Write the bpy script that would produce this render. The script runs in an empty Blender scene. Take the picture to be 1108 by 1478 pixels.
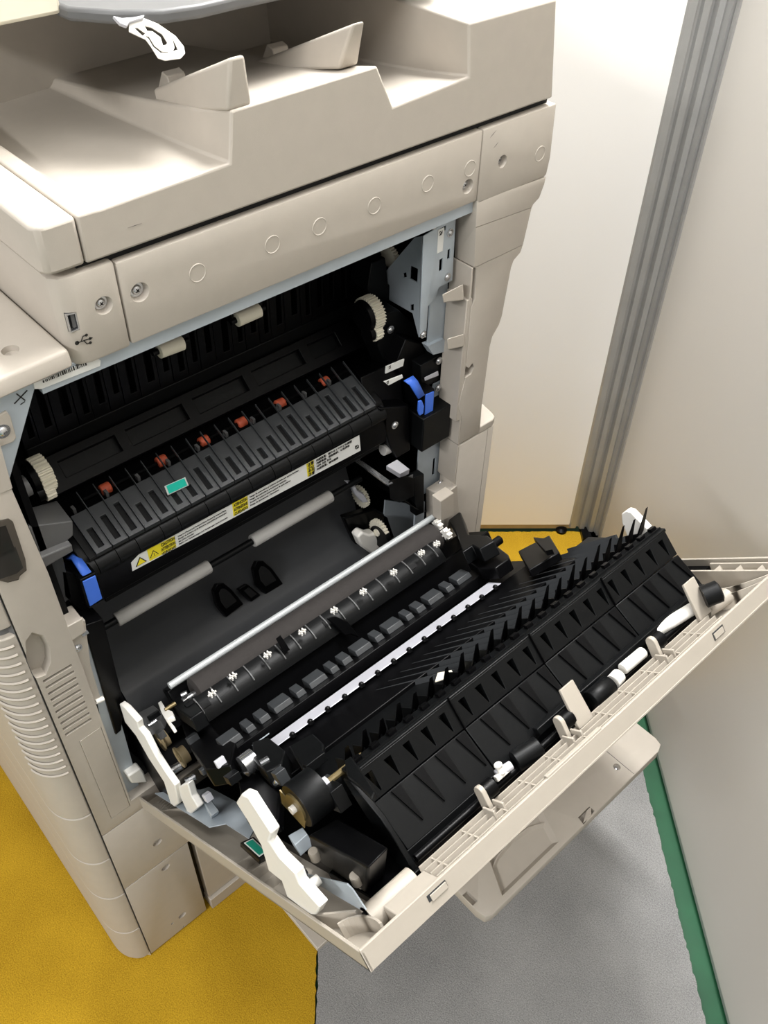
import bpy, bmesh, math, random
from mathutils import Vector, Matrix
random.seed(4)
SC = bpy.context.scene
COL = SC.collection
PI = math.pi

# ------------------------------------------------------------------ camera, light, exposure
cd = bpy.data.cameras.new('camera')
cam = bpy.data.objects.new('camera', cd)
COL.objects.link(cam)
cd.sensor_fit = 'VERTICAL'
cd.sensor_height = 24.0
cd.lens = 1313.5219 / 1478.0 * 24.0
cd.clip_start = 0.02
right = Vector((0.6692179570, 0.7428409173, 0.0182947436))
up = Vector((-0.5261642710, 0.4563438530, 0.7175663368))
back = Vector((0.5246889421, -0.4898343184, 0.6962498507))
mw = Matrix((right, up, back)).transposed().to_4x4()
mw.translation = Vector((0.585, 0.0, 1.39815))
cam.matrix_world = mw
SC.camera = cam

w = bpy.data.worlds.new('world')
SC.world = w
w.use_nodes = True
w.node_tree.nodes['Background'].inputs[0].default_value = (1.0, 0.985, 0.965, 1)
w.node_tree.nodes['Background'].inputs[1].default_value = 0.5

def area(name, loc, target, size, power, color=(1, 0.995, 0.985)):
    ld = bpy.data.lights.new(name, 'AREA')
    ld.shape = 'RECTANGLE'
    ld.size, ld.size_y = size
    ld.energy = power
    ld.color = color
    o = bpy.data.objects.new(name, ld)
    COL.objects.link(o)
    o.location = loc
    o.rotation_euler = (Vector(target) - Vector(loc)).to_track_quat('-Z', 'Y').to_euler()
    return o
# unseen lamps at ceiling height, added and tuned to balance wall and copier brightness
area('ceiling_fill', (0.6, 0.15, 2.6), (0.6, 0.15, 0), (1.2, 0.35), 14)
area('ceiling_fill', (0.7, -2.4, 2.7), (0.7, -2.4, 0), (1.2, 0.35), 100)
area('ceiling_fill', (1, -1.1, 2.7), (1, -1.1, 0), (1.2, 0.35), 7)
area('ceiling_fill', (0.02, 0.98, 2.5), (0.02, 0.98, 0), (1.2, 0.35), 98)

SC.view_settings.view_transform = 'Standard'
SC.view_settings.look = 'None'
SC.view_settings.gamma = 1.0
SC.view_settings.use_curve_mapping = False
SC.view_settings.exposure = 0.12

# ------------------------------------------------------------------ materials
def lin(c):
    return tuple(((v / 255) / 12.92 if v / 255 <= 0.04045 else ((v / 255 + 0.055) / 1.055) ** 2.4) for v in c) + (1,)
def mat(name, rgb, rough=0.5, metal=0.0, noise=0.04, scale=60.0, bump=0.0, bscale=900.0, spec=0.5, coat=0.0):
    m = bpy.data.materials.new(name)
    m.use_nodes = True
    nt = m.node_tree
    b = nt.nodes['Principled BSDF']
    b.inputs['Roughness'].default_value = rough
    b.inputs['Metallic'].default_value = metal
    b.inputs['Specular IOR Level'].default_value = spec
    b.inputs['Coat Weight'].default_value = coat
    tc = nt.nodes.new('ShaderNodeTexCoord')
    n = nt.nodes.new('ShaderNodeTexNoise')
    n.inputs['Scale'].default_value = scale
    n.inputs['Detail'].default_value = 4
    nt.links.new(tc.outputs['Object'], n.inputs['Vector'])
    r = nt.nodes.new('ShaderNodeValToRGB')
    c = lin(rgb)
    r.color_ramp.elements[0].color = tuple(v * (1 - noise) for v in c[:3]) + (1,)
    r.color_ramp.elements[1].color = tuple(min(1, v * (1 + noise)) for v in c[:3]) + (1,)
    r.color_ramp.elements[0].position = 0.3
    r.color_ramp.elements[1].position = 0.7
    nt.links.new(n.outputs['Fac'], r.inputs['Fac'])
    nt.links.new(r.outputs['Color'], b.inputs['Base Color'])
    if bump:
        n2 = nt.nodes.new('ShaderNodeTexNoise')
        n2.inputs['Scale'].default_value = bscale
        n2.inputs['Detail'].default_value = 2
        nt.links.new(tc.outputs['Object'], n2.inputs['Vector'])
        bp = nt.nodes.new('ShaderNodeBump')
        bp.inputs['Strength'].default_value = bump
        bp.inputs['Distance'].default_value = 0.001
        nt.links.new(n2.outputs['Fac'], bp.inputs['Height'])
        nt.links.new(bp.outputs['Normal'], b.inputs['Normal'])
    return m

M = dict(
    beige=mat('beige_plastic', (176, 168, 157), 0.55, noise=0.02, bump=0.12, bscale=1500),
    beige2=mat('beige_plastic_inside', (168, 160, 148), 0.5, noise=0.02, bump=0.08, bscale=1500),
    black=mat('black_plastic', (5, 5, 6), 0.36, noise=0.12, scale=30, bump=0.05, bscale=1200, spec=0.13),
    black2=mat('satin_black_plastic', (9, 10, 11), 0.4, noise=0.10, scale=30, bump=0.06, bscale=1200, spec=0.18),
    dark=mat('charcoal_plastic', (46, 48, 50), 0.44, noise=0.06, scale=40, bump=0.06),
    foam=mat('dark_roller_foam', (50, 46, 44), 0.85, noise=0.08, scale=120, bump=0.3, bscale=2500),
    guide=mat('smooth_dark_guide_plastic', (66, 67, 69), 0.38, noise=0.06, scale=10, bump=0.03),
    grey=mat('mid_grey_plastic', (92, 92, 92), 0.45, noise=0.04),
    roll=mat('grey_rubber', (176, 174, 170), 0.6, noise=0.03),
    lgrey=mat('pale_grey_plastic', (190, 190, 196), 0.5, noise=0.02),
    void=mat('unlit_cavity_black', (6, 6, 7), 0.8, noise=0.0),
    white=mat('white_plastic', (232, 229, 222), 0.45, noise=0.015),
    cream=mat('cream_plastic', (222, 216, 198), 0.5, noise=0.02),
    steel=mat('galvanised_steel', (176, 185, 192), 0.42, metal=0.15, noise=0.06, scale=25),
    chrome=mat('polished_steel', (205, 206, 208), 0.2, metal=0.9, noise=0.03),
    rod=mat('bright_steel_rod', (196, 200, 200), 0.35, metal=0.15, noise=0.05, scale=12),
    silver=mat('brushed_aluminium_strip', (204, 204, 212), 0.3, metal=0.3, noise=0.06, scale=14),
    brass=mat('dull_brass', (112, 98, 64), 0.4, metal=0.4, noise=0.08),
    blue=mat('blue_plastic', (70, 118, 226), 0.4, noise=0.03),
    orange=mat('orange_rubber', (196, 88, 58), 0.55, noise=0.05),
    teal=mat('teal_sticker', (36, 206, 182), 0.45, noise=0.02),
    teal2=mat('green_sticker', (24, 140, 116), 0.45, noise=0.02),
    yellow=mat('yellow_sticker', (232, 214, 40), 0.5, noise=0.02),
    paper=mat('white_sticker', (226, 226, 222), 0.5, noise=0.01),
    ink=mat('black_ink', (30, 28, 24), 0.7, noise=0.0),
    inkg=mat('grey_ink', (96, 94, 92), 0.7, noise=0.0),
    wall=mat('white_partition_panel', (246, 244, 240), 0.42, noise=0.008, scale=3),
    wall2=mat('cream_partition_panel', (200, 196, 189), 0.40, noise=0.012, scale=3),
    alu=mat('anodised_aluminium', (170, 170, 168), 0.4, metal=0.45, noise=0.05, scale=20),
    aludark=mat('shadow_groove_rubber', (70, 70, 70), 0.6, noise=0.05),
    woodedge=mat('tan_panel_edge', (176, 156, 118), 0.6, noise=0.05),
    green=mat('green_floor_paint', (18, 80, 48), 0.55, noise=0.12, scale=18),
)
def smoked():
    m = bpy.data.materials.new('smoked_clear_plastic')
    m.use_nodes = True
    b = m.node_tree.nodes['Principled BSDF']
    b.inputs['Base Color'].default_value = lin((120, 116, 110))
    b.inputs['Transmission Weight'].default_value = 0.9
    b.inputs['Roughness'].default_value = 0.06
    b.inputs['IOR'].default_value = 1.2
    n = m.node_tree.nodes.new('ShaderNodeTexNoise')
    n.inputs['Scale'].default_value = 30
    return m
M['smoke'] = smoked()
def carpet(name, dark, light, speck):
    m = bpy.data.materials.new(name)
    m.use_nodes = True
    nt = m.node_tree
    b = nt.nodes['Principled BSDF']
    b.inputs['Roughness'].default_value = 0.95
    b.inputs['Specular IOR Level'].default_value = 0.1
    tc = nt.nodes.new('ShaderNodeTexCoord')
    a = nt.nodes.new('ShaderNodeTexNoise'); a.inputs['Scale'].default_value = 540; a.inputs['Detail'].default_value = 3
    c = nt.nodes.new('ShaderNodeTexNoise'); c.inputs['Scale'].default_value = 9; c.inputs['Detail'].default_value = 5
    for n in (a, c): nt.links.new(tc.outputs['Object'], n.inputs['Vector'])
    mx = nt.nodes.new('ShaderNodeMath'); mx.operation = 'MULTIPLY_ADD'
    mx.inputs[1].default_value = 0.35
    nt.links.new(c.outputs['Fac'], mx.inputs[0])
    m2 = nt.nodes.new('ShaderNodeMath'); m2.operation = 'MULTIPLY'; m2.inputs[1].default_value = speck
    nt.links.new(a.outputs['Fac'], m2.inputs[0])
    nt.links.new(m2.outputs[0], mx.inputs[2])
    r = nt.nodes.new('ShaderNodeValToRGB')
    r.color_ramp.elements[0].color = lin(dark); r.color_ramp.elements[0].position = 0.30
    r.color_ramp.elements[1].color = lin(light); r.color_ramp.elements[1].position = 0.72
    nt.links.new(mx.outputs[0], r.inputs['Fac'])
    nt.links.new(r.outputs['Color'], b.inputs['Base Color'])
    bp = nt.nodes.new('ShaderNodeBump'); bp.inputs['Strength'].default_value = 0.6; bp.inputs['Distance'].default_value = 0.002
    nt.links.new(a.outputs['Fac'], bp.inputs['Height'])
    nt.links.new(bp.outputs['Normal'], b.inputs['Normal'])
    return m
M['ycarpet'] = carpet('yellow_carpet_pile', (138, 104, 20), (196, 158, 42), 0.7)
M['gcarpet'] = carpet('grey_carpet_pile', (106, 106, 106), (160, 159, 157), 0.7)

# ------------------------------------------------------------------ mesh helpers
P = Vector((-0.28, 0.42, 0.0))          # the printer's base point
class MB:
    """collects simple shapes and links them as ONE mesh object"""
    def __init__(self): self.v = []; self.f = []
    def add(self, vs, fs):
        n = len(self.v)
        self.v += [Vector(p) for p in vs]
        self.f += [tuple(i + n for i in f) for f in fs]
        return self
    def box(self, a, b):
        (x0, y0, z0), (x1, y1, z1) = a, b
        return self.hexa([(x0, y0, z0), (x1, y0, z0), (x1, y1, z0), (x0, y1, z0), (x0, y0, z1), (x1, y0, z1), (x1, y1, z1), (x0, y1, z1)])
    def hexa(self, p):
        return self.add(p, [(3, 2, 1, 0), (4, 5, 6, 7), (0, 1, 5, 4), (1, 2, 6, 5), (2, 3, 7, 6), (3, 0, 4, 7)])
    def prism(self, pts, axis, a, b):
        """polygon in the two other axes (in x,y,z order), from a to b along axis"""
        def mk(p, t): return {0: (t, p[0], p[1]), 1: (p[0], t, p[1]), 2: (p[0], p[1], t)}[axis]
        n = len(pts)
        vs = [mk(p, a) for p in pts] + [mk(p, b) for p in pts]
        return self.add(vs, [tuple(range(n))[::-1], tuple(range(n, 2 * n))] + [(i, (i + 1) % n, n + (i + 1) % n, n + i) for i in range(n)])
    def poly(self, pts, d):
        """3-D polygon thickened by the vector d"""
        n = len(pts); d = Vector(d)
        vs = [Vector(p) for p in pts] + [Vector(p) + d for p in pts]
        return self.add(vs, [tuple(range(n))[::-1], tuple(range(n, 2 * n))] + [(i, (i + 1) % n, n + (i + 1) % n, n + i) for i in range(n)])
    def rev(self, p0, p1, prof, n=20, cap=True):
        """surface of revolution about p0->p1; prof = [(t, radius)]"""
        p0 = Vector(p0); p1 = Vector(p1); d = (p1 - p0); L = d.length; d.normalize()
        u = d.orthogonal().normalized(); v = d.cross(u)
        vs, fs = [], []
        for t, r in prof:
            for k in range(n):
                a = 2 * PI * k / n
                vs.append(p0 + d * (t * L) + (u * math.cos(a) + v * math.sin(a)) * r)
        for i in range(len(prof) - 1):
            for k in range(n):
                fs.append((i * n + k, i * n + (k + 1) % n, (i + 1) * n + (k + 1) % n, (i + 1) * n + k))
        if cap:
            fs.append(tuple(range(n))[::-1]); fs.append(tuple((len(prof) - 1) * n + k for k in range(n)))
        return self.add(vs, fs)
    def cyl(self, p0, p1, r, n=16, r2=None):
        return self.rev(p0, p1, [(0, r), (1, r if r2 is None else r2)], n)
    def gear(self, p0, p1, r, teeth, depth):
        p0 = Vector(p0); p1 = Vector(p1); d = (p1 - p0); dn = d.normalized()
        u = dn.orthogonal().normalized(); v = dn.cross(u)
        pts = []
        for k in range(teeth * 4):
            rr = r if k % 4 in (0, 1) else r - depth
            a = 2 * PI * k / (teeth * 4)
            pts.append(p0 + (u * math.cos(a) + v * math.sin(a)) * rr)
        return self.poly(pts, d)
    def ring(self, c, axis, r, t, n=28):
        c = Vector(c); d = Vector(axis).normalized(); u = d.orthogonal().normalized(); v = d.cross(u)
        vs, fs = [], []
        for k in range(n):
            a = 2 * PI * k / n; e = u * math.cos(a) + v * math.sin(a)
            for j in range(4):
                b = PI / 2 * j
                vs.append(c + e * (r + t * math.cos(b)) + d * t * math.sin(b))
        for k in range(n):
            for j in range(4):
                fs.append((k * 4 + j, ((k + 1) % n) * 4 + j, ((k + 1) % n) * 4 + (j + 1) % 4, k * 4 + (j + 1) % 4))
        return self.add(vs, fs)
    def holed(self, outer, inner, d):
        """a quad cell with a quad (or pinched) hole through it, thickness vector d"""
        o = [Vector(p) for p in outer]; q = [Vector(p) for p in inner]; d = Vector(d)
        vs = o + q + [p + d for p in o] + [p + d for p in q]
        fs = []
        for i in range(4):
            j = (i + 1) % 4
            fs += [(i, j, 4 + j, 4 + i), (8 + j, 8 + i, 12 + i, 12 + j), (4 + i, 4 + j, 12 + j, 12 + i), (j, i, 8 + i, 8 + j)]
        return self.add(vs, fs)
    def build(self, name, m, parent=None, bevel=0.0, seg=2, angle=32, local=False, off=None):
        me = bpy.data.meshes.new(name)
        o3 = Vector((0, 0, 0)) if (local or parent is None) else P
        if off is not None: o3 = Vector(off)
        me.from_pydata([tuple(p - o3) for p in self.v], [], self.f)
        bm = bmesh.new(); bm.from_mesh(me)
        bmesh.ops.remove_doubles(bm, verts=bm.verts, dist=1e-6)
        bmesh.ops.recalc_face_normals(bm, faces=bm.faces)
        bm.to_mesh(me); bm.free()
        for p in me.polygons: p.use_smooth = True
        me.set_sharp_from_angle(angle=math.radians(angle))
        me.materials.append(m)
        o = bpy.data.objects.new(name, me)
        COL.objects.link(o)
        if parent is not None: o.parent = parent
        if bevel:
            b = o.modifiers.new('bevel', 'BEVEL')
            b.width = bevel; b.segments = seg; b.limit_method = 'ANGLE'; b.angle_limit = math.radians(35)
        return o
def apply_mods(o, angle=32):
    dg = bpy.context.evaluated_depsgraph_get()
    me = bpy.data.meshes.new_from_object(o.evaluated_get(dg), preserve_all_data_layers=False, depsgraph=dg)
    o.modifiers.clear()
    o.data = me
    for p in me.polygons: p.use_smooth = True
    me.set_sharp_from_angle(angle=math.radians(angle))
def cut(o, mb, local=False):
    """real holes and pockets: subtract mb from the object, then drop the cutter"""
    me = bpy.data.meshes.new('cutter')
    o3 = Vector((0, 0, 0)) if local else P
    me.from_pydata([tuple(p - o3) for p in mb.v], [], mb.f)
    bm = bmesh.new(); bm.from_mesh(me); bmesh.ops.recalc_face_normals(bm, faces=bm.faces); bm.to_mesh(me); bm.free()
    c = bpy.data.objects.new('cutter', me)
    COL.objects.link(c)
    c.parent = o.parent
    c.location = o.location; c.rotation_euler = o.rotation_euler
    md = o.modifiers.new('cut', 'BOOLEAN'); md.operation = 'DIFFERENCE'; md.object = c; md.solver = 'EXACT'
    bpy.context.view_layer.update()
    apply_mods(o)
    bpy.data.objects.remove(c); bpy.data.meshes.remove(me)
def tag(o, label=None, cat=None, group=None, kind=None):
    if label: o['label'] = label
    if cat: o['category'] = cat
    if group: o['group'] = group
    if kind: o['kind'] = kind
    return o
def dup(o, parent, loc=None, rot=None):
    c = o.copy(); COL.objects.link(c); c.parent = parent
    if loc is not None: c.location = loc
    if rot is not None: c.rotation_euler = rot
    return c
def lettering(name, s, size, m, parent, origin, xdir, ydir, local=False, depth=0.0002, align='LEFT', fit=None, shrink=False):
    cu = bpy.data.curves.new('text', 'FONT'); cu.body = s; cu.size = size; cu.extrude = depth; cu.align_x = align
    cu.resolution_u = 2
    t = bpy.data.objects.new('text', cu); COL.objects.link(t)
    dg = bpy.context.evaluated_depsgraph_get()
    me = bpy.data.meshes.new_from_object(t.evaluated_get(dg))
    bpy.data.objects.remove(t)
    x = Vector(xdir).normalized(); y = Vector(ydir).normalized(); z = x.cross(y).normalized()
    if fit and len(me.vertices):
        wmax = max(v.co.x for v in me.vertices) or 1; k = min(1.0, fit / wmax) if shrink else fit / wmax
        for v in me.vertices: v.co.x *= k
    o3 = Vector(origin) - (Vector((0, 0, 0)) if local else P)
    for v in me.vertices: v.co = o3 + x * v.co.x + y * v.co.y + z * v.co.z
    me.materials.clear(); me.materials.append(m)
    o = bpy.data.objects.new(name, me); COL.objects.link(o); o.parent = parent
    return o

# ------------------------------------------------------------------ the setting
RW = Vector((0.757, -0.653, 0)); RN = Vector((-0.653, -0.757, 0))     # along the right-hand wall, and out of it
BW = RN.copy(); BN = RW.copy()                                        # along the back wall, and out of it
CO = Vector((-0.121, 1.289, 0))
def room(a, d, z): return CO + RW * a + RN * d + Vector((0, 0, z))     # a along the right wall, d out from it
def rbox(mb, a0, a1, d0, d1, z0, z1):
    return mb.hexa([room(a0, d0, z0), room(a1, d0, z0), room(a1, d1, z0), room(a0, d1, z0), room(a0, d0, z1), room(a1, d0, z1), room(a1, d1, z1), room(a0, d1, z1)])
mb = MB(); rbox(mb, -0.3, 3.2, -0.3, 3.4, -0.03, -0.010)
floor = tag(mb.build('floor', M['green']), kind='structure')
mb = MB(); rbox(mb, -0.045, -0.005, 0.045, 3.2, 0.018, 2.7)
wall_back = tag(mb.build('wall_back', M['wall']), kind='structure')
mb = MB(); rbox(mb, -0.042, -0.008, 0.045, 3.2, 0.004, 0.018)
tag(mb.build('baseboard_back', M['woodedge']), kind='structure')
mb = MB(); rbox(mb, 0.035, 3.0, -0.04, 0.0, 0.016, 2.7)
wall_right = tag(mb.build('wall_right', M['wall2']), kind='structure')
mb = MB(); rbox(mb, 0.03, 3.0, -0.036, -0.0015, 0.003, 0.016)
tag(mb.build('baseboard_right', M['alu']), kind='structure')
# aluminium corner post: a stepped profile with grooves, in plan
mb = MB()
prof = [(-0.045, 0.060), (-0.004, 0.060), (-0.001, 0.057), (-0.001, 0.046), (-0.006, 0.044), (-0.006, 0.040), (0.002, 0.038), (0.002, 0.028), (-0.004, 0.026), (-0.004, 0.022),
        (0.010, 0.020), (0.012, 0.012), (0.010, 0.009), (0.016, 0.006), (0.022, 0.006), (0.022, -0.001), (0.027, -0.001), (0.027, 0.003), (0.038, 0.003), (0.038, -0.04), (-0.045, -0.04)]
mb.prism([tuple(room(a, d, 0)[:2]) for a, d in prof], 2, 0.012, 2.7)
tag(mb.build('trim_1', M['alu']), kind='structure')
mb = MB(); rbox(mb, -0.02, 0.03, -0.03, 0.035, 0.0, 0.012); mb.rev(room(-0.004, 0.075, 0.0), room(-0.004, 0.075, 0.010), [(0, 0.012), (0.6, 0.012), (1, 0.006)], 16)
rbox(mb, 0.0, 0.03, 0.0, 0.016, 0.0, 0.012)
tag(mb.build('trim_2', M['black']), kind='structure')
# two dark bolt holes low on the back wall
for zz, dd in ((0.064, 0.131), (0.135, 0.131)):
    mb = MB(); mb.rev(room(-0.0052, dd, zz), room(-0.0035, dd, zz), [(0, 0.0052), (0.5, 0.0052), (1, 0.004)], 18)
    mb.rev(room(-0.0034, dd, zz), room(-0.003, dd, zz), [(0, 0.0024), (1, 0.0024)], 12)
    o = mb.build('bolt', M['brass'], wall_back)
# hinge pin on the corner post
mb = MB(); mb.rev(room(0.041, 0.004, 0.33), room(0.041, 0.004, 0.345), [(0, 0.004), (1, 0.004)], 10); mb.rev(room(0.041, 0.004, 0.365), room(0.041, 0.004, 0.372), [(0, 0.003), (1, 0.003)], 10)
mb.build('hinge_pin', M['steel'], wall_right)

# carpets
def carpet_tile(poly, name, m, label, amp=0.0012, top=0.0):
    pts = []
    for i in range(len(poly)):
        p, q = poly[i], poly[(i + 1) % len(poly)]
        k = max(2, int(math.hypot(q[0] - p[0], q[1] - p[1]) / 0.006))
        for j in range(k):
            t = j / k
            pts.append((p[0] + (q[0] - p[0]) * t + random.uniform(-amp, amp), p[1] + (q[1] - p[1]) * t + random.uniform(-amp, amp)))
    mb = MB(); mb.prism([tuple(room(a, d, 0)[:2]) for a, d in pts], 2, -0.0098, top)
    o = mb.build(name, m)
    return tag(o, label, 'carpet')
carpet_tile([(0.3795, 0.028), (2.6, 0.028), (2.6, 0.5747), (0.3795, 0.5747)], 'carpet', M['gcarpet'], 'grey carpet running along the right wall beside a green floor strip')
carpet_tile([(-0.002, 0.012), (0.376, 0.012), (0.376, 0.5775), (1.375, 0.5775), (1.375, 3.2), (-0.002, 3.2)], 'carpet', M['ycarpet'], 'mustard yellow carpet under and around the copier')

# ------------------------------------------------------------------ the printer
printer = bpy.data.objects.new('office_copier', None)
COL.objects.link(printer)
printer.location = P
tag(printer, 'beige office copier standing on yellow carpet with its side door hanging open', 'copier')

def screw(parent, c, axis, r, m=None, local=False, name='screw'):
    c = Vector(c); a = Vector(axis).normalized()
    mb = MB(); mb.rev(c - a * r * 0.3, c + a * r * 0.55, [(0, r), (0.45, r), (0.8, r * 0.75), (1, r * 0.35)], 14)
    mb.rev(c - a * r * 0.3, c + a * r * 0.02, [(0, r * 1.45), (1, r * 1.45)], 16)
    o = mb.build(name, m or M['chrome'], parent, local=local, angle=50)
    return o
def grip(parent, c, axis, ax2, r, local=False):
    c = Vector(c); a = Vector(axis).normalized(); u = Vector(ax2).normalized(); v = a.cross(u)
    mb = MB()
    for e, f in ((u, v), (v, u)):
        p = [c + a * r * 0.5 + e * sx * r * 0.45 + f * sy * r * 0.1 for sx, sy in ((-1, -1), (1, -1), (1, 1), (-1, 1))]
        mb.poly(p, a * r * 0.08)
    return mb

# --- inner core and the faces of the cabinet that are seen only from the side
mb = MB()
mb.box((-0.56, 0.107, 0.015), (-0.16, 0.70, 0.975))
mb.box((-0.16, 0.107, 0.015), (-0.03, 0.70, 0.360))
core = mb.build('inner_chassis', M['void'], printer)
mb = MB(); mb.box((-0.565, 0.105, 0.02), (-0.5605, 0.74, 0.98)); mb.build('left_side_panel', M['beige'], printer, bevel=0.002)
mb = MB(); mb.box((-0.56, 0.7005, 0.02), (-0.032, 0.705, 0.98)); mb.build('rear_panel', M['beige'], printer, bevel=0.001)

# --- front column with drawers and ribbed grip
def front_profile(o=0.0, x1=-0.56):
    pts = [(0.0, 0.1033)]
    n = 12
    for i in range(n + 1):
        a = PI / 2 * i / n
        pts.append((-0.045 + (0.045 + o) * math.cos(a) ** 0.85, 0.1 - (0.030 + o) * math.sin(a)))
    pts.append((x1, 0.0785 - o)); pts.append((x1, 0.1033))
    return pts
drawer0 = None
for z0, z1, nm in ((0.012, 0.102, 'drawer_front'), (0.103, 0.214, 'drawer_front'), (0.215, 0.314, 'drawer_front'), (0.315, 0.426, 'drawer_front')):
    mb = MB(); mb.prism(front_profile(), 2, z0, z1); mb.build('drawer_front', M['beige'], printer, bevel=0.0015, angle=25)
mb = MB(); mb.prism(front_profile(-0.004), 2, 0.0005, 0.012); mb.build('base_plinth', M['beige'], printer, angle=25)
mb = MB(); mb.prism(front_profile(-0.006), 2, 0.02, 0.9); mb.build('front_frame', M['grey'], printer, angle=25)
mb = MB(); mb.prism(front_profile(), 2, 0.4272, 0.752)
fc = mb.build('front_cover', M['beige'], printer, bevel=0.0015, angle=25)
for k in range(18):
    z = 0.7405 - k * 0.0128
    mb = MB(); n = 12; a0, a1 = 0.06, 1.25
    pr = []
    for i in range(n + 1):
        a = a0 + (a1 - a0) * i / n
        pr.append((-0.045 + 0.0458 * math.cos(a) ** 0.85, 0.1 - 0.0308 * math.sin(a)))
    inner = [(p[0] - 0.0035, p[1] + 0.0025) for p in pr[::-1]]
    n2 = len(pr)
    lo, mi, hi = z - 0.0025, z + 0.0005, z + 0.0022
    vs = [(p[0], p[1], lo) for p in pr] + [(p[0] + 0.0014 * math.cos(a0 + (a1 - a0) * i / n), p[1] - 0.0014 * math.sin(a0 + (a1 - a0) * i / n), mi) for i, p in enumerate(pr)] + [(p[0], p[1], hi) for p in pr]
    fs = []
    for i in range(n): fs += [(i, i + 1, n2 + i + 1, n2 + i), (n2 + i, n2 + i + 1, 2 * n2 + i + 1, 2 * n2 + i), (2 * n2 + i, 2 * n2 + i + 1, i + 1, i)]
    fs += [(0, n2, 2 * n2), (n, 2 * n2 + n, n2 + n)]
    mb.add(vs, fs); mb.build('grip_rib', M['beige'], fc, angle=60)
mb = MB(); mb.prism(front_profile(), 2, 0.764, 0.955); mb.build('upper_front_cover', M['beige'], printer, bevel=0.0015, angle=25)

# --- side panels below the door
def side(pts, name, x0=-0.012, x1=0.0, bev=0.0009, m='beige', parent=None):
    mb = MB(); mb.prism(pts, 0, x0, x1); return mb.build(name, M[m], parent or printer, bevel=bev)
pn = side([(0.1045, 0.2225), (0.667, 0.2225), (0.667, 0.3665), (0.1045, 0.3665)], 'lower_side_panel')
cut(pn, MB().rev((0, 0.1628, 0.2738), tuple(a + b for a, b in zip((0, 0.1628, 0.2738), (0.003, 0, 0))), [(-1.5, 0.0062), (1, 0.0068)], 20))
pn = side([(0.1045, 0.004), (0.2005, 0.004), (0.2005, 0.2205), (0.1045, 0.2205)], 'cassette_side_panel')
cm = MB()
for c, r in (((0, 0.1628, 0.2019), 0.0066), ((0, 0.1637, 0.0438), 0.0066), ((0, 0.1464, 0.0427), 0.0022), ((0, 0.161, 0.0079), 0.0022)):
    cm.rev(c, tuple(a + b for a, b in zip(c, (0.003, 0, 0))), [(-1.2, r * 0.94), (1, r)], 18)
cut(pn, cm)
pn = side([(0.2095, 0.032), (0.667, 0.032), (0.667, 0.2205), (0.2095, 0.2205)], 'cassette_side_panel', x0=-0.016, x1=-0.001)
pn = side([(0.2085, 0.001), (0.69, 0.001), (0.69, 0.0305), (0.2085, 0.0305)], 'base_plinth', x0=-0.02, x1=0.004)
mb = MB(); mb.box((-0.03, 0.1985, 0.015), (-0.014, 0.214, 0.221)); mb.build('gap_strip', M['black'], printer)

# --- front strip of the side wall: grip pocket, vents, service cover, indicator window
strip = [(0.1045, 0.3685), (0.1045, 0.952), (0.1425, 0.905), (0.1475, 0.80), (0.149, 0.487), (0.149, 0.398), (0.205, 0.398), (0.205, 0.3685)]
sp = side(strip, 'front_side_panel', x0=-0.02, bev=0.001)
cm = MB()
vents = [((0.1079, 0.6753), (0.1399, 0.6706)), ((0.1085, 0.582), (0.1398, 0.578))]
NV = 10
for k in range(NV):
    t = k / (NV - 1)
    zc = 0.6745 + (0.582 - 0.6745) * t
    cm.box((-0.03, 0.1095, zc - 0.0021), (0.01, 0.1392, zc + 0.0021))
cut(sp, cm)
# finger pocket: a scooped hollow that runs into the front column
cm = MB()
ring0 = ((0.0956, 0.6868), (0.1079, 0.742), (0.1165, 0.7488), (0.1253, 0.7365), (0.1272, 0.7174), (0.1228, 0.6947), (0.1136, 0.6811))
ctr = (0.118, 0.70)
r1 = [(0.004, y, z) for y, z in ring0]
r2 = [(-0.011, ctr[0] + (y - ctr[0]) * 0.72, ctr[1] + (z - ctr[1]) * 0.72 - 0.004) for y, z in ring0]
n = len(r1)
cm.add(r1 + r2, [tuple(range(n)), tuple(range(2 * n - 1, n - 1, -1))] + [(i, (i + 1) % n, n + (i + 1) % n, n + i) for i in range(n)])
cut(sp, cm)
mb = MB(); mb.box((-0.031, 0.107, 0.575), (-0.0205, 0.148, 0.682)); mb.build('vent_backing', M['void'], printer)
# service cover outline: a slim cover plate standing in the panel
pts = ((0.1196, 0.5598), (0.1454, 0.5612), (0.1465, 0.3899), (0.1211, 0.3902))
cy = sum(p[0] for p in pts) / 4; cz = sum(p[1] for p in pts) / 4
cm = MB(); cm.prism(pts, 0, -0.0012, 0.01); cut(sp, cm)
mb = MB(); mb.prism([(cy + (y - cy) * 0.955, cz + (z - cz) * 0.992) for y, z in pts], 0, -0.0016, 0.0002); mb.build('service_cover', M['beige'], sp, bevel=0.0004)
# indicator window
win = ((0.1226, 0.8812), (0.1322, 0.8781), (0.1345, 0.8735), (0.1333, 0.8298), (0.1312, 0.8175), (0.1244, 0.8154), (0.1221, 0.8118), (0.113, 0.815), (0.1058, 0.8238))
mb = MB(); mb.prism(win, 0, -0.001, 0.0015); mb.build('indicator_window', M['smoke'], sp, bevel=0.0006)
mb = MB(); mb.prism(((0.1206, 0.8746), (0.1283, 0.8728), (0.1282, 0.8427), (0.1119, 0.8449)), 0, -0.0006, 0.0003); mb.build('indicator_lamp', M['ink'], sp)
mb = MB(); mb.prism(((0.1151, 0.8477), (0.1294, 0.8469), (0.1292, 0.8215), (0.1229, 0.8191), (0.1078, 0.8224)), 0, -0.0006, 0.0003); mb.build('indicator_reflector', M['grey'], sp)
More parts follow.
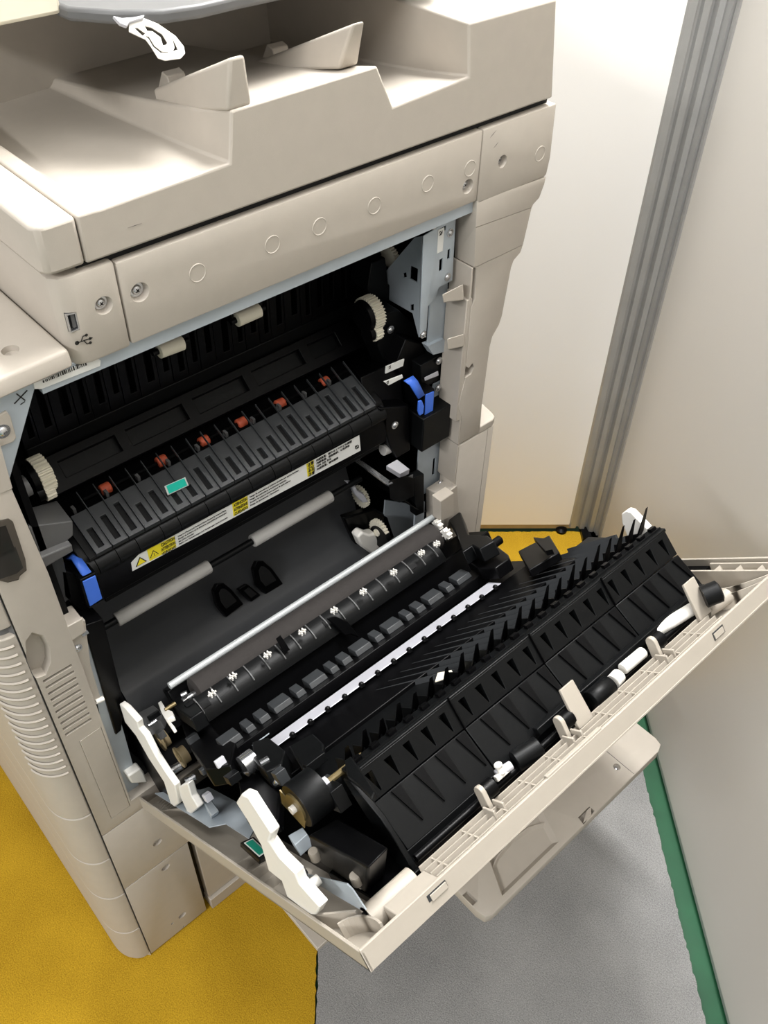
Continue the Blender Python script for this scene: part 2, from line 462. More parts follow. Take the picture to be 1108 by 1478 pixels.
# upper bit of the strip (separate cover with a seam) and steel gusset beside it
side(((0.1335, 0.9459), (0.1456, 0.9495), (0.1432, 0.9045), (0.1214, 0.9052)), 'front_side_cover', x0=-0.003, x1=0.0006, bev=0.0005)
mb = MB(); mb.prism(((0.1476, 0.9828), (0.1641, 0.9837), (0.1848, 0.9846), (0.1849, 0.9787), (0.1453, 0.9099), (0.1287, 0.9197)), 0, -0.0075, -0.006)
gus = mb.build('steel_gusset', M['steel'], printer)
mb = MB(); mb.prism(((0.1477, 0.9694), (0.1591, 0.9709), (0.1606, 0.9648), (0.1596, 0.945), (0.1566, 0.9425), (0.14, 0.9433)), 0, -0.006, -0.0035); mb.build('screw_plate', M['beige'], printer, bevel=0.0006)
screw(printer, (-0.003, 0.1513, 0.9558), (1, 0, 0), 0.0042)
# little printed rotation mark
mb = MB()
c = Vector((-0.0058, 0.1729, 0.9762))
for a, L in ((0.5, 0.007), (2.07, 0.005)):
    d = Vector((0, math.cos(a), math.sin(a))); e = Vector((0, -d.z, d.y))
    mb.poly([c + d * L + e * 0.0005, c - d * L + e * 0.0005, c - d * L - e * 0.0005, c + d * L - e * 0.0005], (0.0002, 0, 0))
mb.prism([(c.y - 0.002, c.z - 0.0065), (c.y + 0.002, c.z - 0.0055), (c.y + 0.002, c.z - 0.0048), (c.y - 0.002, c.z - 0.0058)], 0, c.x, c.x + 0.0002)
mb.build('rotation_mark', M['ink'], gus)

# --- rear side panel with stepped outline
rear = [(0.664, 0.9845), (0.7715, 0.9795), (0.7705, 0.972), (0.765, 0.958), (0.756, 0.953), (0.754, 0.949), (0.748, 0.909), (0.745, 0.900), (0.735, 0.894), (0.732, 0.886),
        (0.7265, 0.826), (0.723, 0.815), (0.7135, 0.803), (0.711, 0.790), (0.709, 0.705), (0.711, 0.66), (0.674, 0.66), (0.673, 0.705), (0.6655, 0.722), (0.6705, 0.754), (0.6725, 0.760), (0.671, 0.858), (0.676, 0.868), (0.6735, 0.905), (0.669, 0.909)]
rp = side(rear, 'rear_side_panel', x0=-0.03, bev=0.001)
def groove(mb, a, b, w=0.0009, d=0.0012):
    a = Vector((0, *a)); b = Vector((0, *b)); e = (b - a).normalized(); nrm = Vector((0, -e.z, e.y))
    p = [a + nrm * w * 0.5, b + nrm * w * 0.5, b - nrm * w * 0.5, a - nrm * w * 0.5]
    return mb.poly([q + Vector((-d, 0, 0)) for q in p], (d + 0.003, 0, 0))
cm = MB()
groove(cm, (0.66, 0.9560), (0.76, 0.9500)); cm.prism(((0.6438, 0.8019), (0.6764, 0.7756), (0.6829, 0.7795), (0.6862, 0.7721), (0.6825, 0.7638), (0.672, 0.7627), (0.6454, 0.7849)), 0, -0.014, 0.004); groove(cm, (0.66, 0.9085), (0.76, 0.9085))
cut(rp, cm)
side([(0.6690, 0.9085), (0.6738, 0.66), (0.6712, 0.66), (0.6664, 0.9085)], 'rear_return_flange', x0=-0.033, x1=-0.0006, bev=0.0004)
mb = MB(); mb.box((-0.033, 0.664, 0.70), (-0.001, 0.6725, 0.87)); mb.build('rear_return_face', M['beige'], printer, bevel=0.001)
# the two latch hooks and the notch
mb = MB(); mb.hexa([(0, 0.6223, 0.8941), (0, 0.6536, 0.8947), (0, 0.6571, 0.874), (0, 0.6254, 0.8829), (-0.02, 0.6436, 0.8769), (-0.02, 0.676, 0.8775), (-0.02, 0.6795, 0.856), (-0.02, 0.6468, 0.8653)]); mb.build('latch_hook', M['beige'], printer, bevel=0.001)
mb = MB(); mb.hexa([(0.001, 0.6342, 0.8344), (0.001, 0.6611, 0.8293), (0.001, 0.6631, 0.8118), (0.001, 0.6367, 0.8187), (-0.02, 0.657, 0.8141), (-0.02, 0.6849, 0.8089), (-0.02, 0.6869, 0.7907), (-0.02, 0.6596, 0.7978)]); mb.build('latch_hook', M['beige'], printer, bevel=0.001)
# shelf of the rear foot (the bulge lower down)
mb = MB(); mb.prism([(0.0, 0.708), (0.0, 0.734), (-0.003, 0.741), (-0.010, 0.744), (-0.05, 0.752), (-0.05, 0.708)], 2, 0.6575, 0.669); mb.build('rear_shelf', M['beige'], printer, bevel=0.0015)
low = [(0.6745, 0.657), (0.7375, 0.657), (0.7385, 0.02), (0.6745, 0.02)]
rl = side(low, 'rear_lower_panel', x0=-0.03)
cm = MB(); groove(cm, (0.7265, 0.66), (0.7275, 0.02)); cut(rl, cm)
side([(0.6745, 0.657), (0.6718, 0.659), (0.6718, 0.595), (0.6745, 0.59)], 'rear_lower_return', x0=-0.032, x1=-0.0006, bev=0.0004)
mb = MB()
mb.hexa([(-0.03, 0.6487, 0.5783), (-0.03, 0.6784, 0.5794), (0, 0.6777, 0.588), (0.006, 0.6456, 0.5918), (-0.03, 0.6556, 0.4993), (-0.03, 0.6857, 0.4961), (0, 0.6924, 0.5005), (0.006, 0.6543, 0.51)])
mb.build('hinge_foot', M['beige'], printer, bevel=0.0012)
mb = MB(); mb.hexa([(0.012, 0.6166, 0.6163), (0, 0.6533, 0.6001), (0.012, 0.6584, 0.5944), (0.022, 0.6235, 0.6072), (0.012, 0.6209, 0.5756), (0, 0.658, 0.5495), (0.012, 0.6631, 0.5485), (0.022, 0.628, 0.5697)]); mb.build('hinge_block', M['beige'], printer, bevel=0.001)
screw(printer, (-0.022, 0.669, 0.5817), (1, 0, 0.2), 0.0028)

# --- upper side panels under the document feeder
up1 = side([(0.2672, 0.985), (0.6635, 0.985), (0.6635, 1.0562), (0.2672, 1.0562)], 'upper_side_panel', x0=-0.05, bev=0.0022)
up2 = side([(0.6640, 0.9805), (0.7718, 0.9805), (0.7745, 1.0), (0.7715, 1.0562), (0.6640, 1.0562)], 'upper_rear_panel', x0=-0.05, bev=0.0022)
mb = MB(); mb.prism([(0.0, 0.2665), (0.0, 0.232), (-0.003, 0.222), (-0.010, 0.2165), (-0.4, 0.2165), (-0.4, 0.2665)], 2, 0.9835, 1.0585)
up3 = mb.build('usb_corner_cover', M['beige'], printer, bevel=0.003)
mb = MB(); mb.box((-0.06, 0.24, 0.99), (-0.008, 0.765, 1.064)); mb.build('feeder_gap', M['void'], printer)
for c in ((0, 0.3346, 1.0241), (0, 0.4095, 1.0235), (0, 0.4606, 1.0232), (0, 0.5244, 1.0227), (0, 0.5916, 1.024), (0, 0.6489, 1.0228)):
    mb = MB(); mb.ring((0.0, c[1], c[2]), (1, 0, 0), 0.0076, 0.00055); mb.build('knockout_ring', M['beige'], up1)
mb = MB(); c = (0, 0.7552, 1.0089); mb.ring((0.0, c[1], c[2]), (1, 0, 0), 0.0076, 0.00055); mb.build('knockout_ring', M['beige'], up2)
def recessed_screw(panel, c, r=0.0078):
    c = Vector((0.0, c[1], c[2]))
    cut(panel, MB().rev(c + Vector((-0.006, 0, 0)), c + Vector((0.001, 0, 0)), [(0, r * 0.75), (1, r)], 22))
    s = c + Vector((-0.0055, 0, 0))
    o = screw(panel, s, (1, 0, 0), r * 0.5)
    g = grip(panel, s, (1, 0, 0), (0, 0.8, 0.6), r * 0.5); g.build('screw_cross', M['ink'], panel)
recessed_screw(up1, (0, 0.2822, 1.0265), 0.0085); recessed_screw(up1, (0, 0.6481, 1.0049)); recessed_screw(up2, (0, 0.6965, 1.0167), 0.0068); recessed_screw(up3, (0, 0.2512, 1.0271))
# usb socket
u0, u1 = (0.2217, 1.0288), (0.2281, 1.0129)
q = ((0.2211, 1.0308), (0.2293, 1.0298), (0.2291, 1.0143), (0.221, 1.0141))
cut(up3, MB().prism(q, 0, -0.012, 0.004))
cy = sum(p[0] for p in q) / 4; cz = sum(p[1] for p in q) / 4
def scl(k, kz=None): return [(cy + (y - cy) * k, cz + (z - cz) * (kz or k)) for y, z in q]
mb = MB(); o4 = scl(0.95); i4 = scl(0.72, 0.82)
mb.holed([(-0.0015, *p) for p in o4], [(-0.0015, *p) for p in i4], (-0.01, 0, 0)); mb.build('usb_socket', M['chrome'], up3)
mb = MB(); mb.prism([(cy + (y - cy) * 0.35 + 0.0012, cz + (z - cz) * 0.7) for y, z in q], 0, -0.011, -0.003); mb.build('usb_tongue', M['grey'], up3)
mb = MB(); mb.prism(scl(0.95), 0, -0.0118, -0.0112); mb.build('usb_socket_back', M['void'], up3)
# usb trident mark
mb = MB(); A = Vector((0.0002, 0.2235, 1.0057)); B = Vector((0.0002, 0.2367, 1.005)); d = (B - A).normalized(); e = Vector((0, -d.z, d.y)); L = (B - A).length
def bar(p, q, wd=0.0004):
    f = (q - p).normalized(); g = Vector((0, -f.z, f.y)) * wd
    mb.poly([p + g, q + g, q - g, p - g], (0.0002, 0, 0))
def disc(p, r): mb.rev(p, p + Vector((0.0002, 0, 0)), [(0, r), (1, r)], 12)
disc(A, 0.0018); bar(A, B - d * 0.002)
mb.poly([B, B - d * 0.003 + e * 0.0015, B - d * 0.003 - e * 0.0015], (0.0002, 0, 0))
bar(A + d * L * 0.25, A + d * L * 0.42 + e * 0.0038); bar(A + d * L * 0.42 + e * 0.0038, A + d * L * 0.62 + e * 0.0038); disc(A + d * L * 0.64 + e * 0.0038, 0.0012)
bar(A + d * L * 0.42, A + d * L * 0.58 - e * 0.0036); bar(A + d * L * 0.58 - e * 0.0036, A + d * L * 0.76 - e * 0.0036); disc(A + d * L * 0.79 - e * 0.0036, 0.0012)
mb.build('usb_mark', M['ink'], up3)
# scuff marks on the beige housing
def scuff(parent, a, b, wd=0.0003):
    a = Vector(a); b = Vector(b); f = (b - a).normalized(); g = Vector((0, -f.z, f.y)) * wd
    m2 = MB(); m2.poly([a, (a + b) / 2 + g, b, (a + b) / 2 - g], (0.00015, 0, 0)); m2.build('scuff_mark', M['inkg'], parent)
scuff(up2, (0.0001, 0.6739, 1.0461), (0.0001, 0.682, 1.0514)); scuff(up2, (0.0001, 0.6806, 1.0342), (0.0001, 0.6869, 1.0387))
# steel rail and sticker under the upper panel
mb = MB(); mb.box((-0.02, 0.19, 0.9705), (-0.006, 0.665, 0.986)); rail = mb.build('steel_rail', M['steel'], printer)
mb = MB(); mb.prism(((0.1848, 0.9838), (0.2382, 0.9825), (0.2406, 0.9794), (0.239, 0.9749), (0.1896, 0.9763), (0.1845, 0.9787)), 0, -0.006, -0.0048); st = mb.build('serial_sticker', M['paper'], printer)
mb = MB(); a = Vector((-0.0046, 0.1918, 0.9814)); b = Vector((-0.0046, 0.2293, 0.9816)); d = (b - a).normalized(); e = Vector((0, -d.z, d.y)); t = 0.0; L = (b - a).length
while t < L:
    wd = random.choice((0.0004, 0.0007, 0.0012)); hh = 0.0016 + 0.0022 * (t / L)
    mb.poly([a + d * t + e * hh, a + d * (t + wd) + e * hh, a + d * (t + wd) - e * hh * 0.3, a + d * t - e * hh * 0.3], (0.0001, 0, 0)); t += wd + random.choice((0.0005, 0.0009))
mb.build('barcode', M['ink'], st)

# --- control panel wing at the front
mb = MB(); mb.hexa([(-0.42, 0.02, 0.983), (0.004, 0.02, 0.983), (0.004, 0.2155, 0.9895), (-0.42, 0.2155, 0.9895), (-0.42, 0.02, 1.0), (0.001, 0.02, 1.0), (0.001, 0.2155, 1.004), (-0.42, 0.2155, 1.004)])
cp = mb.build('control_panel', M['beige'], printer, bevel=0.003, seg=3)
apply_mods(cp)
cm = MB(); c = (-0.0269, 0.1823, 1.003); cm.rev((c[0], c[1], 0.9985), (c[0], c[1], 1.008), [(0, 0.0062), (1, 0.0072)], 24)
cut(cp, cm)

# --- document feeder base / output tray on top
XI = -0.36
p0 = [(0.2455, 1.1005), (0.259, 1.1005), (0.264, 1.1000), (0.3755, 1.1025), (0.381, 1.1405), (0.526, 1.1425), (0.545, 1.1055), (0.637, 1.1105), (0.6315, 1.1555), (0.7485, 1.1555)]
p1 = [(0.2455, 1.1005), (0.259, 1.1005), (0.280, 1.066), (0.3755, 1.073), (0.381, 1.0745), (0.526, 1.078), (0.545, 1.060), (0.637, 1.060), (0.6315, 1.1555), (0.7485, 1.1555)]
mb = MB()
rows = []
NX = 8
for i in range(NX + 1):
    t = i / NX
    te = t ** 0.85
    rows.append([(XI * t, a[0] + (b[0] - a[0]) * te, a[1] + (b[1] - a[1]) * te) for a, b in zip(p0, p1)])
n = len(p0)
vs = [v for r in rows for v in r]
fs = [(i * n + k, (i + 1) * n + k, (i + 1) * n + k + 1, i * n + k + 1) for i in range(NX) for k in range(n - 1)]
nb = len(vs)
vs += [(0.0, 0.2455, 1.0635), (0.0, 0.763, 1.0635), (XI, 0.2455, 1.0635), (XI, 0.763, 1.0635)]
fs += [tuple(range(n)) + (nb + 1, nb), tuple(NX * n + k for k in range(n)) + (nb + 3, nb + 2)]
fs += [tuple([i * n for i in range(NX + 1)]) + (nb + 2, nb), tuple([i * n + n - 1 for i in range(NX + 1)]) + (nb + 3, nb + 1), (nb, nb + 1, nb + 3, nb + 2)]
mb.add(vs, fs)
tray = mb.build('document_output_tray', M['beige'], printer, bevel=0.0022, seg=3, angle=28)
mb = MB(); mb.prism([(0.0, 0.2447), (0.0, 0.222), (-0.002, 0.216), (-0.008, 0.2125), (-0.5, 0.2125), (-0.5, 0.2447)], 2, 1.0635, 1.1005); mb.build('feeder_front_trim', M['beige'], printer, bevel=0.003)
scuff(tray, (0.0003, 0.2819, 1.08), (0.0003, 0.2941, 1.0799), 0.0002)
# triangular guide fins
def fin(y0, y1, tip, base, tail):
    mb = MB(); yc = (y0 + y1) / 2
    # slender wedge, thick at the outer end
    vs = []
    for (x, z), hw0 in ((base, (y1 - y0) / 2), (tip, (y1 - y0) * 0.30), (tail, (y1 - y0) * 0.25)):
        vs += [(x, yc - hw0, z), (x, yc + hw0, z)]
    vs += [(tail[0], yc - 0.004, base[1] - 0.035), (tail[0], yc + 0.004, base[1] - 0.035)]
    mb.add(vs, [(0, 2, 4, 6), (1, 7, 5, 3), (0, 1, 3, 2), (2, 3, 5, 4), (4, 5, 7, 6), (6, 7, 1, 0)])
    return mb.build('guide_fin', M['beige'], printer, bevel=0.003, seg=3)
fin(0.379, 0.402, (0.0007, 1.177), (-0.002, 1.1395), (-0.1194, 1.1227))
fin(0.503, 0.525, (-0.0082, 1.1754), (-0.022, 1.138), (-0.1484, 1.1116))
for c in ((-0.143, 0.4197, 1.122), (-0.1437, 0.5315, 1.122)):
    mb = MB(); mb.prism([(c[0] - 0.022, 1.095), (c[0] + 0.016, 1.095), (c[0] + 0.004, 1.122), (c[0] - 0.004, 1.124)], 1, c[1] - 0.009, c[1] + 0.009); mb.build('guide_peg', M['beige'], tray, bevel=0.001)
# feeder body further in, its upper cover and the paper tray overhead
mb = MB(); mb.box((-0.56, 0.2125, 1.064), (-0.30, 0.7755, 1.184)); mb.build('feeder_body', M['beige'], printer, bevel=0.004)
mb = MB(); mb.hexa([(-0.52, 0.215, 1.188), (-0.126, 0.215, 1.188), (-0.126, 0.324, 1.188), (-0.52, 0.324, 1.188), (-0.52, 0.215, 1.225), (-0.128, 0.215, 1.225), (-0.128, 0.324, 1.225), (-0.52, 0.324, 1.225)]); mb.build('feeder_cover', M['cream'], printer, bevel=0.003)
it = MB(); it.prism(((-0.1152, 0.3226), (-0.0868, 0.3451), (-0.0665, 0.3735), (-0.0607, 0.4029), (-0.0619, 0.4385), (-0.0569, 0.6539), (-0.4252, 0.9221), (-0.257, 0.3137)), 2, 1.185, 1.195); it = it.build('paper_input_tray', M['grey'], printer, bevel=0.003, seg=3)
mb = MB(); mb.box((-0.50, 0.33, 1.190), (-0.17, 0.74, 1.205)); mb.build('input_tray_base', M['dark'], printer, bevel=0.003)
# white paper stopper flap with its snaking slot
en = Vector((0.74, -0.12, 0.66)).normalized()
mb = MB(); mb.poly(((-0.0742, 0.3488, 1.188), (-0.0737, 0.3612, 1.1896), (-0.0687, 0.3693, 1.1855), (-0.0603, 0.3777, 1.1776), (-0.0542, 0.3801, 1.1713), (-0.0511, 0.3785, 1.1675), (-0.05, 0.3736, 1.1653), (-0.0523, 0.3615, 1.1657), (-0.0547, 0.3574, 1.1677), (-0.0608, 0.3564, 1.1743), (-0.0646, 0.3551, 1.1784), (-0.071, 0.3461, 1.1839)), en * 0.0014)
flag = mb.build('paper_stopper_flap', M['white'], printer, bevel=0.0003)
cm = MB()
for q in (((-0.0715, 0.3507, 1.1853), (-0.071, 0.3536, 1.1852), (-0.067, 0.3574, 1.1815), (-0.0667, 0.354, 1.1805)), ((-0.0665, 0.3554, 1.1805), (-0.0652, 0.3586, 1.1797), (-0.0606, 0.3593, 1.1747), (-0.0565, 0.3628, 1.1707), (-0.0552, 0.3671, 1.1699), (-0.0548, 0.3659, 1.1693), (-0.0562, 0.361, 1.17), (-0.0602, 0.3577, 1.1739), (-0.0642, 0.3572, 1.1783)), ((-0.0706, 0.3589, 1.1858), (-0.0688, 0.3632, 1.1845), (-0.0637, 0.3689, 1.1799), (-0.0591, 0.3696, 1.1748), (-0.0584, 0.3675, 1.1737), (-0.0588, 0.3652, 1.1737), (-0.0626, 0.3663, 1.1782), (-0.0666, 0.3626, 1.182), (-0.0678, 0.359, 1.1826)), ((-0.0622, 0.3738, 1.1791), (-0.0588, 0.3748, 1.1754), (-0.0541, 0.3749, 1.1701), (-0.0545, 0.3704, 1.1698), (-0.0556, 0.3727, 1.1714), (-0.0586, 0.3739, 1.1751))):
    cm.poly([Vector(p) - en * 0.003 for p in q], en * 0.008)
cut(flag, cm)
mb = MB(); mb.poly(((-0.0797, 0.3393, 1.1925), (-0.0772, 0.3446, 1.1906), (-0.0754, 0.3535, 1.1901), (-0.0742, 0.3617, 1.1904), (-0.0731, 0.36, 1.1888), (-0.074, 0.3487, 1.1878), (-0.0729, 0.3454, 1.1859), (-0.0753, 0.3415, 1.1879)), en * 0.004); mb.build('flap_hinge', M['lgrey'], printer, bevel=0.0006)

# ------------------------------------------------------------------ inside the opening
# back paper guide: a dark wall carrying upright ribs
mb = MB(); mb.box((-0.165, 0.17, 0.78), (-0.150, 0.665, 0.985)); bw = mb.build('paper_guide_wall', M['black'], printer)
y = 0.200; k = 0
while y < 0.64:
    wdt = (0.016, 0.0195, 0.0225, 0.0165, 0.0185)[k % 5]; mb = MB()
    xf = -0.136; y2 = y + wdt - 0.0006
    zb = 0.835 + 0.004 * (k % 3); zt = 0.905 + 0.022 * ((k * 5) % 4)
    a, b = y + wdt * 0.42, y + wdt * 0.80
    mb.holed([(xf, y, 0.80), (xf, y2, 0.80), (xf, y2, 0.984), (xf, y, 0.984)], [(xf, a, zb), (xf, b, zb), (xf, b, zt - 0.012), (xf, a + 0.0012, zt)], (-0.013, 0, 0))
    mb.build('slotted_guide_plate', M['black'], bw, bevel=0.0005)
    y += wdt; k += 1
mb = MB(); mb.box((-0.150, 0.2, 0.80), (-0.1345, 0.64, 0.826)); mb.build('guide_rail', M['black2'], bw, bevel=0.001)
for a, b in (((-0.06, 0.3177, 0.9257), (-0.06, 0.3433, 0.9243)), ((-0.06, 0.4028, 0.9236), (-0.06, 0.4305, 0.9239))):
    mb = MB(); mb.rev(a, b, [(0, 0.006), (0.03, 0.0072), (0.97, 0.0072), (1, 0.006)], 20); r = mb.build('delivery_roller', M['cream'], printer, angle=50)
    mb = MB(); a = Vector(a); b = Vector(b); d = (b - a).normalized(); mb.cyl(a - d * 0.006, b + d * 0.006, 0.003, 12); mb.box((a.x - 0.03, a.y - 0.004, a.z - 0.004), (a.x, a.y - 0.002, a.z + 0.012)); mb.build('roller_shaft', M['black'], r)
# cover sides of the cavity
mb = MB(); mb.box((-0.16, 0.152, 0.39), (-0.02, 0.158, 0.97)); mb.build('front_frame_plate', M['black'], printer)
mb = MB(); mb.box((-0.16, 0.69, 0.39), (-0.034, 0.70, 0.98)); mb.build('rear_frame_plate', M['black'], printer)
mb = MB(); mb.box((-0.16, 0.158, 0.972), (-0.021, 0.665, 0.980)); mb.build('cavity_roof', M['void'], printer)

# right-hand steel bracket: a side sheet and a front flange
fl_pts = ((0.6119, 0.9552), (0.6582, 0.9623), (0.6603, 0.8868), (0.6395, 0.8861), (0.6361, 0.8754), (0.625, 0.8686), (0.6244, 0.8289), (0.6143, 0.8332))
mb = MB(); mb.prism(fl_pts, 0, -0.0235, -0.022); brk = mb.build('steel_bracket', M['steel'], printer, bevel=0.0004)
cm = MB()
for q in (((0.6377, 0.9198), (0.6428, 0.9204), (0.643, 0.9056), (0.6379, 0.905)), ((0.6494, 0.9269), (0.6535, 0.9279), (0.6536, 0.9158), (0.6494, 0.9156)), ((0.6356, 0.9558), (0.6446, 0.9567), (0.644, 0.9515), (0.635, 0.9506))):
    cm.prism(q, 0, -0.03, -0.01)
cut(brk, cm)
ys = 0.639
mb = MB(); mb.poly([(x, ys, z) for x, z in ((-0.0624, 0.9286), (-0.052, 0.9343), (-0.0482, 0.8096), (-0.0603, 0.8362), (-0.1016, 0.8352), (-0.1063, 0.8701))], (0, 0.0015, 0)); brs = mb.build('bracket_side', M['steel'], printer)
cm = MB()
for q in (((-0.067, 0.8938), (-0.0548, 0.8947), (-0.0549, 0.8777), (-0.0672, 0.8774)), ((-0.0787, 0.8785), (-0.0732, 0.8826), (-0.0718, 0.8772), (-0.0773, 0.8739)), ((-0.0643, 0.8452), (-0.0587, 0.8487), (-0.0583, 0.8408), (-0.0639, 0.8381))):
    cm.prism(q, 1, 0.63, 0.65)
cut(brs, cm)
for c in ((-0.021, 0.6506, 0.9466), (-0.021, 0.6515, 0.8947), (-0.021, 0.619, 0.8353), (-0.021, 0.626, 0.9631)): screw(printer, c, (1, 0, 0), 0.0032)
mb = MB(); mb.prism(((0.6321, 0.9556), (0.6411, 0.9557), (0.641, 0.9292), (0.6328, 0.9289)), 0, -0.022, -0.0212); st = mb.build('part_sticker', M['paper'], printer, bevel=0.0002)
mb = MB(); c = Vector((-0.0211, 0.6366, 0.9512))
for i in range(4):
    for j in range(4):
        if (i * 3 + j * 5) % 4 != 1: mb.box((c.x, c.y - 0.0025 + i * 0.0011, c.z - 0.0025 + j * 0.0012), (c.x + 0.0001, c.y - 0.0015 + i * 0.0011, c.z - 0.0014 + j * 0.0012))
mb.build('matrix_code', M['ink'], st)
mb = MB(); mb.prism(((0.6403, 0.8761), (0.6659, 0.8794), (0.6713, 0.8095), (0.6938, 0.7606), (0.6676, 0.7871), (0.6402, 0.8039)), 0, -0.036, -0.034); mb.build('inner_steel_sheet', M['steel'], printer)
mb = MB(); mb.prism(((0.6361, 0.8077), (0.6619, 0.807), (0.6778, 0.7847), (0.6462, 0.7918)), 0, -0.04, -0.03); mb.build('lower_steel_lip', M['steel'], printer)

# gears and drive parts at both ends
def toothed(name, c, r, wdt, teeth, m='cream'):
    c = Vector(c); mb = MB(); mb.gear(c, c + Vector((0, wdt, 0)), r, teeth, r * 0.13); mb.rev(c - Vector((0, 0.003, 0)), c + Vector((0, wdt + 0.003, 0)), [(0, r * 0.3), (1, r * 0.3)], 12)
    return mb.build(name, M[m], printer, angle=25)
toothed('drive_gear', (-0.075, 0.1831, 0.8423), 0.0175, 0.013, 24)
toothed('drive_gear', (-0.065, 0.1831, 0.8305), 0.0095, 0.009, 15)
toothed('drive_gear', (-0.085, 0.5889, 0.8419), 0.0205, 0.014, 32)
toothed('drive_gear', (-0.075, 0.5896, 0.8236), 0.011, 0.010, 16)
mb = MB(); mb.cyl((-0.04, 0.1543, 0.8664), (-0.04, 0.1657, 0.8667), 0.0095, 18); mb.build('shaft_end', M['grey'], printer)
for c, r in (((-0.075, 0.1831, 0.8423), 0.0158), ((-0.065, 0.1831, 0.8305), 0.0075), ((-0.085, 0.5889, 0.8419), 0.0185), ((-0.075, 0.5896, 0.8236), 0.009)):
    c = Vector(c); mb = MB(); mb.rev(c - Vector((0, 0.006, 0)), c - Vector((0, 0.0005, 0)), [(0, r * 0.92), (1, r)], 26); mb.build('gear_hub', M['black'], printer, angle=50)
mb = MB(); mb.gear((-0.11, 0.6452, 0.8829), (-0.11, 0.6516, 0.8833), 0.013, 22, 0.0015); mb.build('drive_gear', M['cream'], printer)
# grey housing blocks at the front end
mb = MB(); mb.hexa([(-0.02, 0.1492, 0.8423), (-0.06, 0.1613, 0.8261), (-0.07, 0.1941, 0.8097), (-0.02, 0.1871, 0.8244), (-0.02, 0.1514, 0.7972), (-0.06, 0.1586, 0.7785), (-0.07, 0.1908, 0.791), (-0.02, 0.1838, 0.8081)])
mb.build('grey_housing', M['grey'], printer, bevel=0.0012)
mb = MB(); mb.hexa([(-0.014, 0.1485, 0.8078), (-0.03, 0.1543, 0.8114), (-0.03, 0.178, 0.807), (-0.014, 0.1785, 0.8048), (-0.014, 0.149, 0.7948), (-0.03, 0.1524, 0.7865), (-0.03, 0.1765, 0.7954), (-0.014, 0.1778, 0.7963)])
mb.build('grey_housing', M['grey'], printer, bevel=0.0012)
mb = MB(); mb.prism(((0.1528, 0.7881), (0.1722, 0.7837), (0.1681, 0.7264), (0.1526, 0.7222)), 0, -0.05, -0.03); mb.build('grey_backplate', M['dark'], printer, bevel=0.001)
# black drive housing at the rear end
mb = MB()
mb.hexa([(-0.06, 0.5599, 0.7833), (-0.06, 0.6194, 0.7804), (-0.045, 0.6155, 0.7299), (-0.045, 0.5577, 0.7383), (-0.13, 0.5982, 0.7531), (-0.13, 0.6672, 0.7484), (-0.13, 0.6749, 0.6968), (-0.13, 0.6149, 0.7032)])
mb.build('drive_housing', M['black'], printer, bevel=0.0015)
mb = MB(); mb.poly(((-0.07, 0.5974, 0.8456), (-0.07, 0.6261, 0.8413), (-0.07, 0.6505, 0.8129), (-0.07, 0.669, 0.773), (-0.07, 0.6589, 0.7471), (-0.07, 0.6124, 0.7634), (-0.07, 0.595, 0.8052)), (-0.03, 0, 0)); mb.build('drive_housing', M['black2'], printer, bevel=0.0015)
mb = MB(); mb.poly(((-0.05, 0.6207, 0.8136), (-0.05, 0.6459, 0.7981), (-0.05, 0.6582, 0.7682), (-0.05, 0.6492, 0.747), (-0.05, 0.6225, 0.7524), (-0.05, 0.6046, 0.7826)), (-0.03, 0, 0)); mb.build('drive_cover', M['black'], printer, bevel=0.0015)
mb = MB(); mb.poly(((-0.035, 0.6316, 0.7802), (-0.035, 0.6784, 0.7819), (-0.035, 0.6777, 0.7521), (-0.035, 0.6725, 0.7443), (-0.035, 0.635, 0.7446)), (-0.03, 0, 0)); mb.build('drive_cover', M['black2'], printer, bevel=0.001)
mb = MB(); mb.poly(((-0.1, 0.6109, 0.8924), (-0.1, 0.6317, 0.8918), (-0.1, 0.6369, 0.8568), (-0.1, 0.6538, 0.8413), (-0.1, 0.6268, 0.8288), (-0.1, 0.605, 0.8599)), (-0.03, 0, 0)); mb.build('drive_cover', M['black2'], printer, bevel=0.001)
for c in ((-0.032, 0.6597, 0.776), (-0.03, 0.6598, 0.7376), (-0.02, 0.5791, 0.7279), (-0.066, 0.6113, 0.8227)): screw(printer, c, (1, 0, 0), 0.0034)
for q, nm in ((((0.5847, 0.7959), (0.6128, 0.7937), (0.611, 0.7848), (0.5839, 0.7867)), 1), (((0.569, 0.7898), (0.5969, 0.7863), (0.5981, 0.7818), (0.5756, 0.7819)), 2)):
    mb = MB(); mb.prism(q, 0, -0.045 if nm == 1 else -0.031, -0.0435 if nm == 1 else -0.0295); st = mb.build('part_sticker', M['paper'], printer)
    mb = MB(); y0, z0 = q[0]; x = -0.0433 if nm == 1 else -0.0293
    for i in range(5):
        mb.box((x, y0 + 0.003 + (i % 3) * 0.0012, z0 - 0.005 + i * 0.0009), (x + 0.0002, y0 + 0.0065, z0 - 0.0045 + i * 0.0009))
    mb.build('sticker_print', M['ink'], st)
mb = MB(); mb.hexa([(-0.03, 0.6334, 0.7653), (-0.03, 0.6564, 0.7646), (-0.03, 0.6582, 0.7568), (-0.03, 0.635, 0.7596), (-0.04, 0.6437, 0.755), (-0.04, 0.6671, 0.7543), (-0.04, 0.6689, 0.7463), (-0.04, 0.6453, 0.7492)]); mb.build('white_clip', M['lgrey'], printer, bevel=0.0008)
mb = MB(); mb.prism(((0.6572, 0.7406), (0.6919, 0.7399), (0.7108, 0.6185), (0.7063, 0.5589), (0.6376, 0.5619), (0.638, 0.6582)), 0, -0.038, -0.036); rs = mb.build('steel_frame_sheet', M['steel'], printer)
